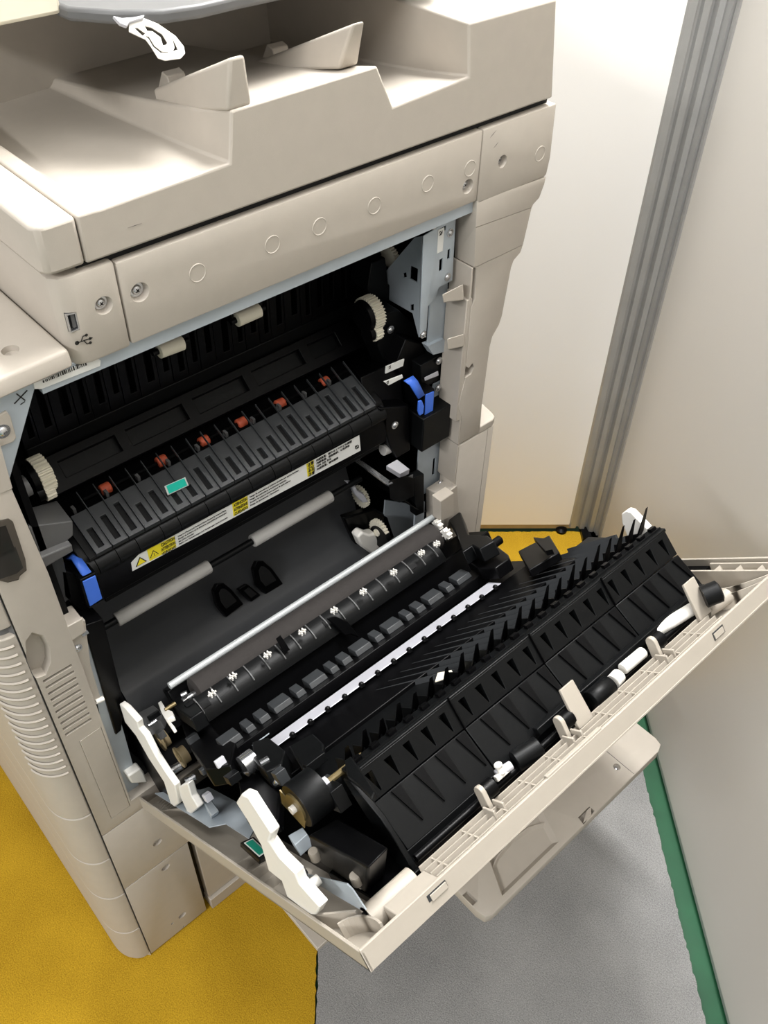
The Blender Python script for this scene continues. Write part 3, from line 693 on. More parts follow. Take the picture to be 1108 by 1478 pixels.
cut(rs, MB().prism(((0.6657, 0.6171), (0.6708, 0.6166), (0.6707, 0.5861), (0.6655, 0.5867)), 0, -0.045, -0.03))

# --- fuser unit
fs_y0, fs_y1 = 0.188, 0.575
mb = MB()
mb.prism([(-0.145, 0.70), (-0.03, 0.70), (-0.030, 0.7335), (-0.034, 0.750), (-0.04, 0.757), (-0.075, 0.768), (-0.145, 0.775)], 1, fs_y0, fs_y1)
fuser = mb.build('fuser_unit', M['black'], printer, bevel=0.0012)
mb = MB(); mb.box((-0.145, 0.2, 0.688), (-0.036, 0.57, 0.6995)); mb.build('fuser_base', M['black2'], fuser, bevel=0.001)
# rounded nose in nine segments
segs = [0.180, 0.200, 0.222, 0.244, 0.272, 0.292, 0.325, 0.352, 0.38, 0.41, 0.432, 0.465, 0.49, 0.52, 0.548, 0.572]
for a, b in zip(segs[:-1], segs[1:]):
    pr = []
    for i in range(7):
        t = -0.35 + 1.75 * i / 6
        pr.append((-0.042 + 0.0155 * math.cos(t), 0.7415 + 0.0125 * math.sin(t)))
    mb = MB(); mb.prism(pr + [(-0.05, 0.752), (-0.05, 0.735)], 1, a + 0.0004, b - 0.0004); mb.build('nose_segment', M['black2'], fuser, angle=40)
# slotted plates and thin ribs on top
NS = 20
ya, yb = 0.203, 0.560
for i in range(NS):
    a = ya + (yb - ya) * i / NS; b = ya + (yb - ya) * (i + 1) / NS - 0.0012
    f0 = Vector((-0.032, 0, 0.7605)); f1 = Vector((-0.074, 0, 0.7800))
    def pt(t, y): v = f0 + (f1 - f0) * t; return (v.x, y, v.z)
    mb = MB()
    m1 = a + (b - a) * 0.30; m2 = a + (b - a) * 0.68
    if i in (5, 6, 11): t0, t1 = 0.12, 0.42
    else: t0, t1 = 0.10, 0.70 + 0.12 * ((i * 7) % 3 - 1)
    mb.holed([pt(0, a), pt(0, b), pt(1, b), pt(1, a)], [pt(t0, m1), pt(t0, m2), pt(t1, m2), pt(t1, m1)], (-0.001, 0, -0.005))
    mb.build('slotted_plate', M['dark'], fuser, bevel=0.0004)
    mb = MB(); mb.hexa([pt(0.02, b + 0.0001), pt(0.02, b + 0.001), pt(1.38, b + 0.001), pt(1.38, b + 0.0001)] + [tuple(Vector(p) + Vector((0, 0, 0.003))) for p in (pt(0.02, b + 0.0001), pt(0.02, b + 0.001), pt(1.38, b + 0.001), pt(1.38, b + 0.0001))])
    mb.build('paper_rib', M['dark'], fuser)
    if i % 2 == 0:
        mb = MB(); mb.box((-0.086, a + 0.006, 0.7745), (-0.080, a + 0.009, 0.7805)); mb.build('static_pin', M['grey'], fuser)
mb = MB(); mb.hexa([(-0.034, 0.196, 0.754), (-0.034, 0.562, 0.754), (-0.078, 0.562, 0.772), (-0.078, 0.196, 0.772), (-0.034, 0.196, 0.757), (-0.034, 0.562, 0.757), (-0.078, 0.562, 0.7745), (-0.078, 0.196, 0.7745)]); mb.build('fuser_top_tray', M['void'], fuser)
# shaft with orange rollers
oc = [(152, 705.5), (233, 665.5), (294, 637), (348, 610.5), (404, 583), (468, 551.5)]
for c in (((-0.095, 0.2509, 0.7725), (-0.095, 0.3163, 0.7723), (-0.095, 0.3685, 0.7706), (-0.095, 0.4173, 0.7703), (-0.095, 0.4705, 0.7699), (-0.095, 0.535, 0.7695))):
    c = Vector(c); mb = MB(); mb.rev(c - Vector((0, 0.0055, 0)), c + Vector((0, 0.0055, 0)), [(0, 0.0052), (0.08, 0.006), (0.92, 0.006), (1, 0.0052)], 18); r = mb.build('orange_roller', M['orange'], fuser, angle=50)
a = Vector((-0.095, 0.2263, 0.7728)); b = Vector((-0.095, 0.5741, 0.7695))
mb = MB(); mb.cyl(a, b, 0.0022, 10); mb.build('roller_shaft', M['black'], fuser)
# frame bars with windows above the rollers
mb = MB()
f0 = Vector((-0.103, 0, 0.786)); f1 = Vector((-0.130, 0, 0.812))
wins = [(0.222, 0.285), (0.297, 0.365), (0.378, 0.443), (0.455, 0.522), (0.534, 0.575)]
edges = [0.205, 0.291, 0.3715, 0.449, 0.528, 0.60]
for (a, b), e0, e1 in zip(wins, edges[:-1], edges[1:]):
    g = lambda t, y: tuple((f0 + (f1 - f0) * t) + Vector((0, y, 0)))
    mb.holed([g(0, e0), g(0, e1), g(1, e1), g(1, e0)], [g(0.3, a), g(0.3, b), g(0.78, b), g(0.78, a)], (-0.004, 0, -0.006))
mb.build('roller_frame', M['black'], fuser, bevel=0.0006)
mb = MB(); mb.hexa([(-0.110, 0.21, 0.783), (-0.110, 0.595, 0.783), (-0.138, 0.595, 0.808), (-0.138, 0.21, 0.808), (-0.114, 0.21, 0.779), (-0.114, 0.595, 0.779), (-0.142, 0.595, 0.804), (-0.142, 0.21, 0.804)]); mb.build('frame_web', M['black2'], fuser)
# teal sticker on the plates
q = ((-0.0475, 0.2918, 0.7842), (-0.0475, 0.3157, 0.7821), (-0.0475, 0.3179, 0.7695), (-0.0475, 0.2935, 0.7709))
mb = MB(); mb.poly(q, (0.0006, 0, 0.0008)); mb.build('teal_sticker', M['paper'], fuser)
cq = sum((Vector(p) for p in q), Vector()) / 4
mb = MB(); mb.poly([cq + (Vector(p) - cq) * 0.86 + Vector((0.0007, 0, 0.0009)) for p in q], (0.0003, 0, 0.0003)); mb.build('teal_sticker', M['teal'], fuser)
# caution strip
lq = ((-0.0297, 0.232, 0.7178), (-0.0297, 0.2328, 0.7295), (-0.0297, 0.2424, 0.7348), (-0.0297, 0.5316, 0.7326), (-0.0297, 0.5337, 0.7085))
mb = MB(); mb.poly(lq, (0.0005, 0, 0)); mb.build('caution_label', M['paper'], fuser)
x = -0.0290
def lab(px0, px1, m, name):
    mb = MB(); mb.prism([px0[0], px1[0], px1[1], px0[1]], 0, x - 0.0003, x); return mb.build(name, m, fuser)
lab(((0.2516, 0.7355), (0.2517, 0.7187)), ((0.2835, 0.7333), (0.2831, 0.7178)), M['yellow'], 'yellow_field')
lab(((0.3545, 0.7347), (0.3541, 0.716)), ((0.3741, 0.7337), (0.3736, 0.7165)), M['yellow'], 'yellow_field')
lab(((0.4539, 0.733), (0.4548, 0.7134)), ((0.4642, 0.7333), (0.4648, 0.7144)), M['yellow'], 'yellow_field')
def tri(c, r, m, name, dx=0.0004):
    mb = MB(); mb.prism([(c[1] - r, c[2] - r * 0.62), (c[1] + r, c[2] - r * 0.62), (c[1], c[2] + r * 1.0)], 0, x, x + dx); mb.build(name, m, fuser)
tri((-0.029, 0.2425, 0.7252), 0.0064, M['ink'], 'warning_triangle'); tri((-0.029, 0.2425, 0.7249), 0.0048, M['yellow'], 'warning_triangle', 0.0006)
tri((-0.029, 0.2578, 0.7256), 0.0050, M['ink'], 'warning_triangle'); tri((-0.029, 0.2578, 0.7253), 0.0039, M['yellow'], 'warning_triangle', 0.0006)
c = (-0.029, 0.2577, 0.7252); mb = MB(); mb.box((x + 0.0006, c[1] - 0.0003, c[2] - 0.0008), (x + 0.0008, c[1] + 0.0003, c[2] + 0.002)); mb.box((x + 0.0006, c[1] - 0.0003, c[2] - 0.002), (x + 0.0008, c[1] + 0.0003, c[2] - 0.0013)); mb.build('exclamation_mark', M['ink'], fuser)
yd = (0, 1, 0); zd = (0, 0, 1)
def words(lines, px_top, px_bot, px_end, m=M['ink'], k=0.75):
    t = Vector(px_top); b = Vector(px_bot); L = (Vector(px_end) - t).y
    n = len(lines)
    for i, s in enumerate(lines):
        f = (i + 0.82) / n
        p = t + (b - t) * f; hh = abs(t.z - b.z) / n
        if s: lettering('label_lettering', s, hh * k * 1.3, m, fuser, (x + 0.0004, p.y, p.z), yd, zd, fit=L, shrink=(n == 4))
words(['CAUTION', 'ATTENTION', 'VORSICHT'], (-0.029, 0.267, 0.7344), (-0.029, 0.2658, 0.7159), (-0.029, 0.2835, 0.7333))
words(['ATENCIÓN', 'ATTENZIONE', 'CUIDADO'], (-0.029, 0.3558, 0.7339), (-0.029, 0.3554, 0.7157), (-0.029, 0.3731, 0.7332))
words(['注意', '小心', '주의', '注意'], (-0.029, 0.4548, 0.733), (-0.029, 0.4558, 0.7128), (-0.029, 0.4637, 0.7331), k=0.8)
words(['Hazard of Burns and Personal Injury Caused by Internal Parts', 'Danger de brûlures et de blessures corporelles provoqué par', 'des pièces internes', 'Gefahr von Verbrennungen und Verletzungen durch Innenteile'], (-0.029, 0.2868, 0.7331), (-0.029, 0.2861, 0.7184), (-0.029, 0.3518, 0.7343), M['ink'], 0.5)
words(['Riesgo de quemaduras y lesiones causadas por partes internas', 'Riesgo de queimaduras e ferimentos causados', 'Pericolo di ustioni e lesioni causate da parti interne', 'Perigo de queimaduras e ferimentos'], (-0.029, 0.3763, 0.7333), (-0.029, 0.376, 0.7171), (-0.029, 0.4509, 0.7327), M['ink'], 0.5)
words(['内部高温、触れるとやけどの原因', '内部高温，请勿触摸，以免烫伤', '내부 고온 주의', '內部高溫，請勿觸摸'], (-0.029, 0.4672, 0.7331), (-0.029, 0.4679, 0.7152), (-0.029, 0.5226, 0.7317), M['ink'], 0.6)
mb = MB(); c = (-0.029, 0.5278, 0.7175)
for i in range(4):
    for j in range(4):
        if (i * 5 + j * 3) % 4: mb.box((x, c[1] - 0.003 + i * 0.0015, c[2] - 0.003 + j * 0.0015), (x + 0.0002, c[1] - 0.0017 + i * 0.0015, c[2] - 0.0017 + j * 0.0015))
mb.build('matrix_code', M['ink'], fuser)
# release levers, front and rear
def lever(quad, top, x):
    mb = MB(); mb.prism(quad, 0, x - 0.05, x - 0.001); cy = sum(p[0] for p in quad) / 4; cz = sum(p[1] for p in quad) / 4
    q2 = [(cy + (a - cy) * 1.3, cz + (b - cz) * 1.15) for a, b in quad]
    mb2 = MB(); mb2.prism(q2, 0, x - 0.045, x - 0.001); mb2.build('lever_holder', M['black'], fuser, bevel=0.001)
    m3 = MB(); m3.prism(quad, 0, x - 0.004, x); m3.build('release_lever', M['blue'], fuser, bevel=0.0005)
lever(((0.1786, 0.7508), (0.1918, 0.7499), (0.1918, 0.7166), (0.1781, 0.7154)), None, -0.018)
lever(((0.6258, 0.7506), (0.6396, 0.7489), (0.64, 0.7144), (0.6265, 0.715)), None, -0.018)
def ramp(pts, m, wv, nm):
    mb = MB(); mb.poly(pts, wv); return mb.build(nm, m, fuser, bevel=0.0006)
# blue curved tops of the levers
ramp(((-0.0376, 0.187, 0.7359), (-0.0548, 0.187, 0.7495), (-0.0724, 0.187, 0.7383), (-0.0693, 0.187, 0.7298), (-0.0548, 0.187, 0.7214)), M['black2'], (0, 0.006, 0), 'lever_cheek')
mb = MB(); mb.add(((-0.022, 0.1817, 0.753), (-0.022, 0.1904, 0.753), (-0.04, 0.1817, 0.7633), (-0.04, 0.191, 0.7567), (-0.055, 0.1798, 0.7524), (-0.055, 0.1906, 0.7546)), [(0, 1, 3, 2), (2, 3, 5, 4)])
o = mb.build('release_lever', M['blue'], fuser); s = o.modifiers.new('solid', 'SOLIDIFY'); s.thickness = 0.002
mb = MB(); mb.add(((-0.018, 0.6139, 0.7503), (-0.018, 0.624, 0.7514), (-0.022, 0.6031, 0.7732), (-0.022, 0.6152, 0.7733), (-0.028, 0.5986, 0.7788), (-0.028, 0.6128, 0.779)), [(0, 1, 3, 2), (2, 3, 5, 4)])
o = mb.build('release_lever', M['blue'], fuser); s = o.modifiers.new('solid', 'SOLIDIFY'); s.thickness = 0.002
mb = MB(); mb.poly(((-0.016, 0.6133, 0.7477), (-0.016, 0.6179, 0.747), (-0.016, 0.6219, 0.7373), (-0.016, 0.6215, 0.7261), (-0.016, 0.6158, 0.7258), (-0.016, 0.6131, 0.7335)), (-0.003, 0, 0)); lk = mb.build('lever_link', M['blue'], fuser, bevel=0.0006)
# black box below the rear lever
mb = MB(); mb.box((-0.065, 0.6185, 0.669), (-0.012, 0.667, 0.7205)); mb.build('lever_housing', M['black2'], fuser, bevel=0.0015)
mb = MB(); mb.poly(((-0.03, 0.5635, 0.7544), (-0.03, 0.6103, 0.736), (-0.03, 0.6164, 0.6625), (-0.03, 0.5929, 0.6621), (-0.03, 0.5781, 0.6946)), (-0.06, 0, 0)); mb.build('fuser_end', M['black'], fuser, bevel=0.0015)
mb = MB(); mb.poly(((-0.03, 0.1666, 0.7669), (-0.03, 0.1828, 0.7454), (-0.03, 0.1816, 0.695), (-0.03, 0.1722, 0.7003), (-0.03, 0.1608, 0.732)), (-0.05, 0, 0)); mb.build('fuser_end', M['black'], fuser, bevel=0.0015)

# --- transfer area below the fuser
mb = MB(); mb.box((-0.14, 0.165, 0.40), (-0.125, 0.665, 0.70)); mb.build('transfer_back_wall', M['black'], printer)
mb = MB(); mb.cyl((-0.06, 0.196, 0.628), (-0.06, 0.56, 0.628), 0.0040, 14); mb.build('feed_shaft', M['black2'], printer)
for a, b in (((-0.06, 0.2125, 0.628), (-0.06, 0.332, 0.628)), ((-0.06, 0.392, 0.628), (-0.06, 0.511, 0.628))):
    mb = MB(); mb.rev(a, b, [(0, 0.0072), (0.01, 0.008), (0.99, 0.008), (1, 0.0072)], 20); mb.build('grey_feed_roller', M['roll'], printer, angle=50)
# large smooth dark paper guide
prof = [(-0.123, 0.615), (-0.112, 0.585), (-0.104, 0.56), (-0.098, 0.545), (-0.0965, 0.536), (-0.084, 0.515), (-0.080, 0.506), (-0.066, 0.496), (-0.050, 0.478), (-0.048, 0.45), (-0.048, 0.40)]
mb = MB(); n = len(prof)
vs = [(x_, 0.198, z_) for x_, z_ in prof] + [(x_, 0.583, z_) for x_, z_ in prof] + [(-0.125, 0.198, 0.40), (-0.125, 0.583, 0.40)]
mb.add(vs, [(i, i + 1, n + i + 1, n + i) for i in range(n - 1)] + [tuple(range(n)) + (2 * n,), tuple(range(n, 2 * n)) + (2 * n + 1,)])
tg = mb.build('transfer_guide', M['guide'], printer, angle=40)
for pts in (((-0.083, 0.3404, 0.5599), (-0.083, 0.3465, 0.568), (-0.083, 0.3549, 0.563), (-0.083, 0.3648, 0.544), (-0.083, 0.3783, 0.5057), (-0.083, 0.3512, 0.5012), (-0.083, 0.3416, 0.5317)), ((-0.083, 0.3988, 0.5575), (-0.083, 0.405, 0.567), (-0.083, 0.414, 0.5607), (-0.083, 0.426, 0.5379), (-0.083, 0.4405, 0.4978), (-0.083, 0.4125, 0.4984), (-0.083, 0.4009, 0.526)), ((-0.083, 0.3744, 0.5367), (-0.083, 0.3871, 0.5376), (-0.083, 0.4052, 0.5026), (-0.083, 0.3897, 0.5009))):
    mb = MB(); mb.poly(pts, (0.008, 0, 0.006)); mb.build('guide_pocket', M['black'], tg, bevel=0.0012)
    c = sum((Vector(p) for p in pts), Vector()) / len(pts)
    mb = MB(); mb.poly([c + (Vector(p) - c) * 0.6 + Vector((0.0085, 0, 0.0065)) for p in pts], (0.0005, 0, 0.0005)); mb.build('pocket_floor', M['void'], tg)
mb = MB(); mb.hexa([(-0.05, 0.1848, 0.6097), (-0.05, 0.1898, 0.6101), (-0.05, 0.1924, 0.5908), (-0.05, 0.188, 0.586), (-0.06, 0.1877, 0.5972), (-0.06, 0.1928, 0.5977), (-0.06, 0.1954, 0.578), (-0.06, 0.1909, 0.5732)]); mb.build('grey_stop', M['grey'], printer, bevel=0.0006)
# rear end of the transfer bay: black carriage with pale tabs, steel sheet, gears
mb = MB(); mb.hexa([(-0.116, 0.6, 0.5945), (-0.043, 0.6, 0.5974), (-0.0379, 0.655, 0.5601), (-0.0909, 0.655, 0.6021), (-0.099, 0.6, 0.5786), (-0.008, 0.61, 0.5804), (-0.0362, 0.66, 0.5216), (-0.0594, 0.66, 0.5575)]); mb.build('sensor_carriage', M['black'], printer, bevel=0.001)
mb = MB(); mb.hexa([(-0.06, 0.5521, 0.6621), (-0.06, 0.5577, 0.6623), (-0.01, 0.5693, 0.6494), (-0.01, 0.5613, 0.6502), (-0.064, 0.5555, 0.6553), (-0.064, 0.5612, 0.6555), (-0.014, 0.5732, 0.642), (-0.014, 0.5651, 0.6428)]); mb.build('steel_edge', M['chrome'], printer)
mb = MB(); mb.hexa([(-0.03, 0.5757, 0.6606), (-0.03, 0.5942, 0.6602), (-0.02, 0.6069, 0.6436), (-0.02, 0.5902, 0.6451), (-0.034, 0.5796, 0.6488), (-0.034, 0.5995, 0.6477), (-0.024, 0.6101, 0.6309), (-0.024, 0.5957, 0.6311)]); mb.build('pale_tab', M['lgrey'], printer, bevel=0.0006)
mb = MB(); mb.cyl((-0.04, 0.5785, 0.6771), (-0.04, 0.597, 0.6747), 0.007, 16); mb.build('pale_roller', M['roll'], printer)
mb = MB(); mb.hexa([(-0.015, 0.5953, 0.6386), (-0.015, 0.6084, 0.6379), (-0.015, 0.6072, 0.6162), (-0.015, 0.5976, 0.616), (-0.03, 0.6102, 0.6196), (-0.03, 0.6236, 0.6189), (-0.03, 0.6224, 0.5967), (-0.03, 0.6125, 0.5965)]); mb.build('grey_tab', M['grey'], printer, bevel=0.0005)
mb = MB(); mb.prism(((0.6131, 0.6261), (0.6317, 0.6223), (0.6366, 0.5499), (0.621, 0.5533)), 0, -0.03, -0.018); mb.build('carriage_end', M['black2'], printer, bevel=0.001)
mb = MB(); mb.hexa([(-0.012, 0.5629, 0.6552), (-0.012, 0.5921, 0.6472), (-0.014, 0.6103, 0.6305), (-0.014, 0.5828, 0.6351), (-0.012, 0.5662, 0.6231), (-0.012, 0.5948, 0.615), (-0.014, 0.6121, 0.5982), (-0.014, 0.5853, 0.6026)]); mb.build('carriage_block', M['black'], printer, bevel=0.001)
mb = MB(); mb.prism(((0.6135, 0.55), (0.6703, 0.5066), (0.6768, 0.4434), (0.6353, 0.4424), (0.6099, 0.488)), 0, -0.072, -0.07); mb.build('steel_frame_sheet', M['steel'], printer)
mb = MB(); mb.prism(((0.6319, 0.5621), (0.6491, 0.5539), (0.6498, 0.5059), (0.6323, 0.5106)), 0, -0.033, -0.03); mb.build('steel_frame_sheet', M['steel'], printer)
mb = MB(); mb.poly(((-0.06, 0.5383, 0.6334), (-0.06, 0.5461, 0.6205), (-0.06, 0.553, 0.6031), (-0.06, 0.5648, 0.5823), (-0.06, 0.5744, 0.5776), (-0.06, 0.5671, 0.5957), (-0.06, 0.5553, 0.6101), (-0.06, 0.5508, 0.6248)), (-0.008, 0, 0)); mb.build('white_pawl', M['lgrey'], printer, bevel=0.0012)
toothed('drive_gear', (-0.085, 0.5793, 0.5655), 0.016, 0.006, 22)
toothed('drive_gear', (-0.05, 0.5823, 0.5245), 0.018, 0.006, 24)
mb = MB(); c = Vector((-0.046, 0.5813, 0.5175)); mb.rev(c, c + Vector((0, 0.008, 0)), [(0, 0.018), (0.9, 0.018), (1, 0.006)], 24); mb.build('black_hub', M['black2'], printer)
mb = MB(); mb.poly(((-0.05, 0.5465, 0.5379), (-0.05, 0.5562, 0.5418), (-0.05, 0.5685, 0.5283), (-0.05, 0.5785, 0.5243), (-0.05, 0.5918, 0.4909), (-0.05, 0.5715, 0.4884), (-0.05, 0.5538, 0.5143)), (-0.015, 0, 0)); mb.build('coupling', M['white'], printer, bevel=0.003)
mb = MB(); mb.poly(((-0.07, 0.5399, 0.5631), (-0.07, 0.5935, 0.5457), (-0.07, 0.6196, 0.5158), (-0.07, 0.6345, 0.4645), (-0.07, 0.5948, 0.4561), (-0.07, 0.5624, 0.4926)), (-0.01, 0, 0)); mb.build('drive_cover', M['black'], printer, bevel=0.002)

# front end of the transfer bay
mb = MB(); mb.prism(((0.1629, 0.7023), (0.1739, 0.6985), (0.1661, 0.3707), (0.1444, 0.3722), (0.1486, 0.5281)), 0, -0.014, -0.012); mb.build('steel_frame_sheet', M['steel'], printer)
mb = MB(); mb.prism(((0.1642, 0.7049), (0.1839, 0.6995), (0.1794, 0.5812), (0.18, 0.5678), (0.1669, 0.5206), (0.1596, 0.5185)), 0, -0.03, -0.009); mb.build('front_black_cheek', M['black'], printer, bevel=0.001)
mb = MB(); mb.hexa([(0, 0.1465, 0.7271), (0, 0.1626, 0.7262), (0, 0.1618, 0.7071), (0, 0.147, 0.7058), (-0.03, 0.1545, 0.7185), (-0.03, 0.1652, 0.7174), (-0.03, 0.1701, 0.6717), (-0.03, 0.1545, 0.6703)]); mb.build('latch_block', M['beige'], printer, bevel=0.001)
mb = MB(); mb.prism(((0.1483, 0.7228), (0.1658, 0.7178), (0.1571, 0.6544), (0.1557, 0.5959), (0.1474, 0.6014), (0.1482, 0.6647)), 0, -0.01, -0.004); mb.build('inner_trim', M['beige'], printer, bevel=0.0006)
screw(printer, (-0.003, 0.1502, 0.6883), (1, 0, 0), 0.0034)
mb = MB(); mb.hexa([(-0.002, 0.1568, 0.7062), (-0.002, 0.1642, 0.7064), (-0.002, 0.165, 0.7004), (-0.002, 0.1576, 0.7002), (-0.01, 0.159, 0.6967), (-0.01, 0.1664, 0.6969), (-0.01, 0.1673, 0.6909), (-0.01, 0.1598, 0.6907)]); mb.build('steel_catch', M['chrome'], printer, bevel=0.0004)
mb = MB(); mb.poly(((-0.002, 0.155, 0.4445), (-0.002, 0.1721, 0.4433), (-0.002, 0.1744, 0.4313), (-0.002, 0.1754, 0.4063), (-0.002, 0.1568, 0.4266)), (-0.012, 0, 0)); mb.build('white_hinge_cap', M['white'], printer, bevel=0.002)
mb = MB(); mb.cyl((-0.003, 0.1495, 0.5992), (-0.003, 0.1579, 0.5973), 0.0028, 12); mb.build('white_stub', M['white'], printer)

# ------------------------------------------------------------------ the open side door  (local axes: s outward, y along, h off the outer skin)
TH = math.radians(40.2)
DO = Vector((0, 0, 0.371))
Y0, Y1, SL = 0.159, 0.735, 0.541
def loc(mb, name, m, parent=None, **k): return mb.build(name, M[m], parent or door, local=True, **k)
mb = MB()
mb.box((0.0, Y0, -0.001), (SL, Y1, 0.0015))                              # outer skin
mb.box((0.0, Y0, -0.001), (SL, Y0 + 0.0028, 0.0165))                     # front edge wall
mb.box((SL - 0.003, Y0, -0.001), (SL, Y1, 0.0185))                       # top edge wall
mb.box((0.005, Y1 - 0.003, -0.001), (SL, Y1, 0.0185))                     # rear edge wall
door = mb.build('side_door', M['beige2'], printer, bevel=0.0007, local=True)
door.location = DO - P
door.rotation_euler = (0, -TH, 0)
tag(door, 'open beige side door full of black paper guides')
# ribs inside the skin
def dbox(a, b, name, m, **k): return loc(MB().box(a, b), name, m, **k)
for k in range(6):
    mb = MB(); mb.box((0.030 + k * 0.008, Y0 + 0.003, 0.001), (0.032 + k * 0.008, Y0 + 0.042 - k * 0.002, 0.006)); loc(mb, 'skin_rib', 'beige2')
for q in (((0.075, Y0 + 0.003), (0.12, Y0 + 0.03)), ((0.30, Y0 + 0.003), (0.305, Y0 + 0.03)), ((0.33, Y0 + 0.003), (0.333, Y0 + 0.03)), ((0.36, Y0 + 0.003), (0.363, Y0 + 0.03))):
    (a, b), (c, d) = q
    e = Vector((c - a, d - b, 0)).normalized(); f = Vector((-e.y, e.x, 0)) * 0.001
    mb = MB(); mb.poly([Vector((a, b, 0.001)) + f, Vector((c, d, 0.001)) + f, Vector((c, d, 0.001)) - f, Vector((a, b, 0.001)) - f], (0, 0, 0.010)); loc(mb, 'skin_rib', 'beige2')
mb = MB(); mb.box((0.5365, 0.36, 0.0183), (0.5408, 0.43, 0.0205)); loc(mb, 'top_lip', 'beige2', bevel=0.0005)
mb = MB(); mb.box((0.518, 0.196, 0.001), (0.540, 0.238, 0.0175)); loc(mb, 'corner_block', 'beige2', bevel=0.001)
mb = MB(); mb.rev((0.507, 0.186, 0.010), (0.507, 0.232, 0.010), [(0, 0.0105), (1, 0.0105)], 24); loc(mb, 'hinge_cover', 'beige2', angle=50)
mb = MB(); mb.rev((0.507, 0.1845, 0.0105), (0.507, 0.1863, 0.0105), [(0, 0.0065), (1, 0.0065)], 16); loc(mb, 'hinge_hole', 'black', angle=50)
c = (0.541, 0.2314, 0.0133)
mb = MB(); mb.box((0.541, c[1] - 0.010, 0.009), (0.5413, c[1] + 0.009, 0.0145)); loc(mb, 'catch_slot', 'dark')
mb = MB(); mb.box((0.541, c[1] - 0.0075, 0.0078), (0.5422, c[1] + 0.0085, 0.0135)); loc(mb, 'catch_slot_frame', 'beige2', bevel=0.0004)
c = (0.541, 0.5997, 0.0097)
mb = MB(); mb.box((0.541, c[1] - 0.0085, 0.0065), (0.5413, c[1] + 0.0085, 0.0145)); loc(mb, 'catch_slot', 'dark')
mb = MB(); mb.box((0.541, c[1] - 0.0072, 0.0075), (0.5422, c[1] + 0.0068, 0.0130)); loc(mb, 'catch_slot_frame', 'beige2')
# grille of long and short ribs
for k, s in enumerate((0.5115, 0.5195, 0.5275, 0.5355)):
    dbox((s, 0.238, 0.002), (s + 0.0013, 0.617, 0.0182), 'grille_rib', 'beige2')
yy = 0.25
while yy < 0.615:
    dbox((0.5115, yy, 0.002), (0.5365, yy + 0.0013, 0.0172), 'grille_cross_rib', 'beige2'); yy += 0.0335
dbox((0.5115, 0.238, 0.0016), (0.5365, 0.617, 0.0080), 'grille_floor', 'beige2')
# two upright tabs
for y in (0.426, 0.609):
    mb = MB(); mb.hexa([(0.5165, y, 0.016), (0.5165, y + 0.0195, 0.016), (0.5125, y + 0.0195, 0.016), (0.5125, y, 0.016), (0.5125, y + 0.001, 0.0555), (0.5125, y + 0.0185, 0.0555), (0.5095, y + 0.0185, 0.0545), (0.5095, y + 0.001, 0.0545)]); loc(mb, 'door_tab', 'beige2', bevel=0.0007)
# curved hinge cups
for c in ((0.5118, 0.3135, 0.034), (0.5108, 0.4125, 0.034), (0.5128, 0.5432, 0.034)):
    mb = MB(); pr = []
    for i in range(7):
        a = PI * i / 6; pr.append((c[0] + 0.0056 * math.cos(a), c[2] - 0.002 + 0.0056 * math.sin(a)))
    pr += [(c[0] - 0.0056, 0.004), (c[0] + 0.0056, 0.004)]
    mb.prism(pr, 1, c[1] - 0.001, c[1] + 0.0035); loc(mb, 'hinge_cup', 'beige2', bevel=0.0006)
    mb = MB(); mb.box((c[0] + 0.004, c[1] - 0.006, 0.012), (c[0] + 0.018, c[1] - 0.0038, 0.0225)); mb.box((c[0] + 0.004, c[1] + 0.0046, 0.012), (c[0] + 0.018, c[1] + 0.0068, 0.0225)); loc(mb, 'hinge_cup_arm', 'beige2', bevel=0.0006)
    mb = MB(); mb.rev((c[0] - 0.002, c[1] + 0.004, c[2] - 0.006), (c[0] - 0.002, c[1] + 0.015, c[2] - 0.006), [(0, 0.008), (1, 0.008)], 16); loc(mb, 'hinge_cup_bearing', 'black')
# rear corner of the door: second wall, gussets and sweeping ribs
mb = MB(); mb.box((0.44, 0.700, 0.001), (0.541, 0.7028, 0.021)); mb.box((0.455, 0.716, 0.001), (0.55, 0.7188, 0.021)); loc(mb, 'rear_rib_wall', 'beige2', bevel=0.0005)
for s in (0.452, 0.478, 0.504, 0.53):
    mb = MB(); mb.prism([(s, 0.002), (s + 0.022, 0.002), (s + 0.016, 0.0195)], 1, 0.7025, 0.7162); loc(mb, 'gusset', 'beige2')
for (a, b), (c, d) in (((0.49, 0.662), (0.54, 0.700)), ((0.505, 0.652), (0.538, 0.683))):
    pts = []
    for i in range(9):
        t = i / 8; pts.append(Vector((a + (c - a) * t, b + (d - b) * t - 0.006 * math.sin(PI * t), 0)))
    mb = MB()
    for p, q in zip(pts[:-1], pts[1:]):
        mb.hexa([(p.x, p.y, 0.002), (q.x, q.y, 0.002), (q.x, q.y + 0.0018, 0.002), (p.x, p.y + 0.0018, 0.002), (p.x, p.y, 0.018), (q.x, q.y, 0.018), (q.x, q.y + 0.0018, 0.018), (p.x, p.y + 0.0018, 0.018)])
    loc(mb, 'sweeping_rib', 'beige2')
mb = MB(); mb.rev((0.505, 0.632, 0.014), (0.512, 0.662, 0.014), [(0, 0.008), (1, 0.008)], 20); loc(mb, 'hinge_boss', 'beige2', angle=50)
mb = MB(); mb.rev((0.5185, 0.6224, 0.035), (0.5293, 0.6361, 0.035), [(0, 0.011), (0.9, 0.011), (1, 0.008)], 16); loc(mb, 'rear_knob', 'black2')

# --- black frame and lower pan of the door
mb = MB(); mb.box((0.075, 0.205, 0.002), (0.492, 0.655, 0.012)); loc(mb, 'inner_pan', 'black')
mb = MB(); mb.box((0.06, 0.6555, 0.002), (0.44, 0.7318, 0.010)); loc(mb, 'inner_pan', 'black')

